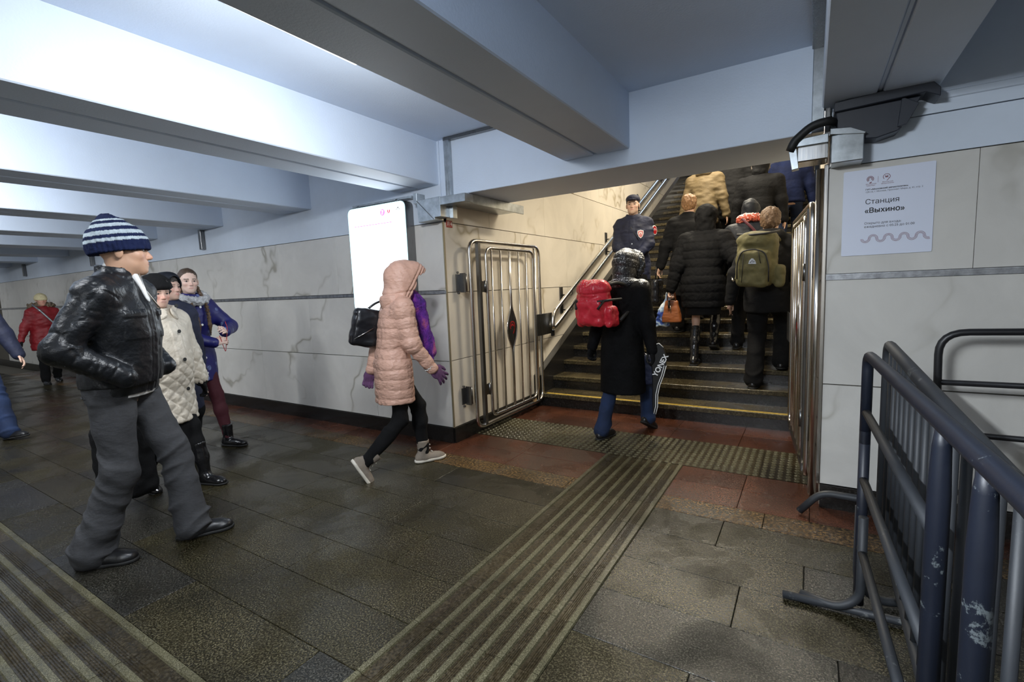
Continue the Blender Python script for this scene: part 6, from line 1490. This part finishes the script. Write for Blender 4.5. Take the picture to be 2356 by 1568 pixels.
# ---- simpler figures further up the stairs
def climber(label, x, y, H, coat, coatmat, zb=0.7, hairm=None, hoodm=None, width=1.1, disp=None, heading=90, trousers='blackcloth', hood_size=1.0, snow=None, hands=None, ab=0.022, group=None):
    P = Person(label, (x, y, stepz(y)), deg(heading-90), H=H, width=width, feet=((0.10, 0.14, 0.145, deg(10), 0), (-0.10, -0.06, 0, 0, 0)), hands=hands or (V(0.31, 0.05, 0.82), V(-0.31, 0.0, 0.82)), lean=0.08, head=(0, deg(-6)))
    P.body(0.012, 0.025, eyes=False, skin=dict(base=(0.50, 0.31, 0.22)), hands=(False, hands is not None))
    if hairm: cap_hair(P, hairm, 0.009, 1.12, front=0.06, low=0.045, amp=0.007)
    P.trousers(trousers, 0.014, 0.018); P.shoes('shoe', h=0.014)
    P.coat(coatmat, zb, (0.20, 0.16), bulk=0.034, ab=ab, h=0.0125, disp=disp or d_cloth(0.008, 11), name=coat, open_neck=False, armr=0.055)
    if hoodm: hood(P, hoodm, 0.010, hood_size, 0.0, lambda Pt, pp: 0.011*vnoise(Pt*13, 3)+0.006*vnoise(Pt*30, 5), back=0.0, drop=0.03)
    return P
P = climber('person in slate jacket with an orange-red knitted scarf, between the two climbing backs', -0.60, 5.92, 1.64, 'jacket', 'slate', hoodm='slate', hood_size=0.9, disp=d_puff(0.12, 0.012, 4))
ring_fur(P, 'snowscarf', Frame(P.neck, Rx(-0.15), 1), (0, -0.01, 0.045), 0.092, 0.045, None, ex=0.95, amp=0.010, h=0.009, name='knitted_scarf', label='orange-red knitted scarf flecked with snow')
sb = attach(P, (0.05, -0.17, 0.95), 'crossbody_strap', 'dark red strap running across the slate jacket', 'strap')
ptube('strap', [(-0.10, 0.02, 0.46), (0.02, -0.02, 0.33), (0.14, 0.0, 0.12), (0.2, 0.1, 0.0)], 0.014, 'maroon', sb, 0.05)
P = climber('man with short ginger hair in a black coat, just right of the guard', -1.30, 6.18, 1.68, 'overcoat', 'blackcloth', 0.45, hairm='hair_gi', hands=(V(0.30, 0.05, 0.82), V(-0.33, -0.05, 0.84)))
bg = attach(P, (-0.35, -0.06, 0.36), 'handbag', 'glossy black handbag carried by the ginger-haired man', 'bag')
skin_obj('bag_body', [rbox(ID, (0, 0, 0.15), (0.05, 0.15, 0.15), 0.04)], 0.012, M['bagblack'], bg, disp=d_cloth(0.005, 12)); ptube('handle', [(0, -0.08, 0.29), (0, -0.03, 0.47), (0, 0.05, 0.47), (0, 0.08, 0.29)], 0.008, 'bagblack', bg, 0.04)
P = climber('person in ochre hooded jacket above the ginger-haired man', -1.37, 7.6, 1.72, 'jacket', 'tan', 0.72, hoodm=None, hairm='hair_dk', heading=84, disp=d_cloth(0.009, 10))
skin_obj('folded_hood', [torus(Frame(P.neck), (0, -0.02, 0.04), 0.085, 0.035, Rx(0.25)), rc(Frame(P.neck), (-0.06, -0.07, 0.0), (0.06, -0.07, 0.0), 0.055, 0.055, k=0.03)], 0.011, M['tan'], P.e, disp=d_cloth(0.006, 14), label='ochre hood folded down')
P = climber('broad person in black padded jacket with a grey-edged hood, top centre of the crowd', -0.62, 7.3, 1.66, 'jacket', 'blackpuff', 0.70, hoodm='blackpuff', width=1.3, disp=d_puff(0.10, 0.010, 6), hood_size=1.0)
ring_fur(P, 'fur_k', P.hf, (0, 0.02, 0.12), 0.10, 0.022, Rx(R90), ex=1.15, amp=0.012, h=0.011)
P = climber('person in dark blue padded jacket and blue jeans at the top right of the crowd', -0.30, 7.95, 1.62, 'jacket', 'bluepuff', 0.78, hairm='hair_dk', trousers='bluejean', disp=d_puff(0.12, 0.012, 8), width=1.2)
P = climber('person in plain black coat high on the stairs behind the ochre jacket', -1.05, 8.1, 1.66, 'coat', 'blackcloth', 0.5, hoodm='blackcloth')
P = climber('dark-clad person climbing highest, near the right wall', -0.36, 9.1, 1.70, 'coat', 'blackcloth', 0.6, hairm='hair_dk')
P = climber('dark-clad person climbing highest, over the broad padded jacket', -0.78, 8.6, 1.72, 'coat', 'navy', 0.6, hoodm='navy')
# ------------------------------------------------------------------ housings of the unseen lamps, including the fill lights added behind the camera
for lx, ly, lz, sx, sy, rz in [(-0.97, -0.25, 2.345, 0.05, 0.68, 0), (-0.35, -2.3, 2.34, 0.05, 0.64, 0), (2.6, -1.2, 2.34, 0.05, 0.64, 0), (-6.6, -2.6, 2.34, 0.05, 1.04, 0)] + [(q[0]-0.03, q[1], 2.345, 0.045, q[3]/2+0.03, 0) for q in LAMPS if q[0] not in (-1.61, -4.97, -8.42)]:
    bm = bmesh.new(); box(bm, lx-sx, lx+sx, ly-sy, ly+sy, lz, lz+0.05); obj('unseen_lamp_housing', bm, M['white'], cl, 0.003)
for lx, ly, lz, sx, sy, tilt in [(-1.15, 6.9, 4.06, 0.22, 0.8, 24), (-1.2, 4.7, 2.90, 0.18, 0.34, 6), (-1.4, 11.2, 5.86, 0.2, 0.3, -5)]:
    bm = bmesh.new(); box(bm, -sx, sx, -sy, sy, 0, 0.06); o = obj('unseen_lamp_housing', bm, M['white'], None, 0.003); o.location = (lx, ly, lz); o.rotation_euler = (math.radians(tilt), 0, 0); o.parent = st
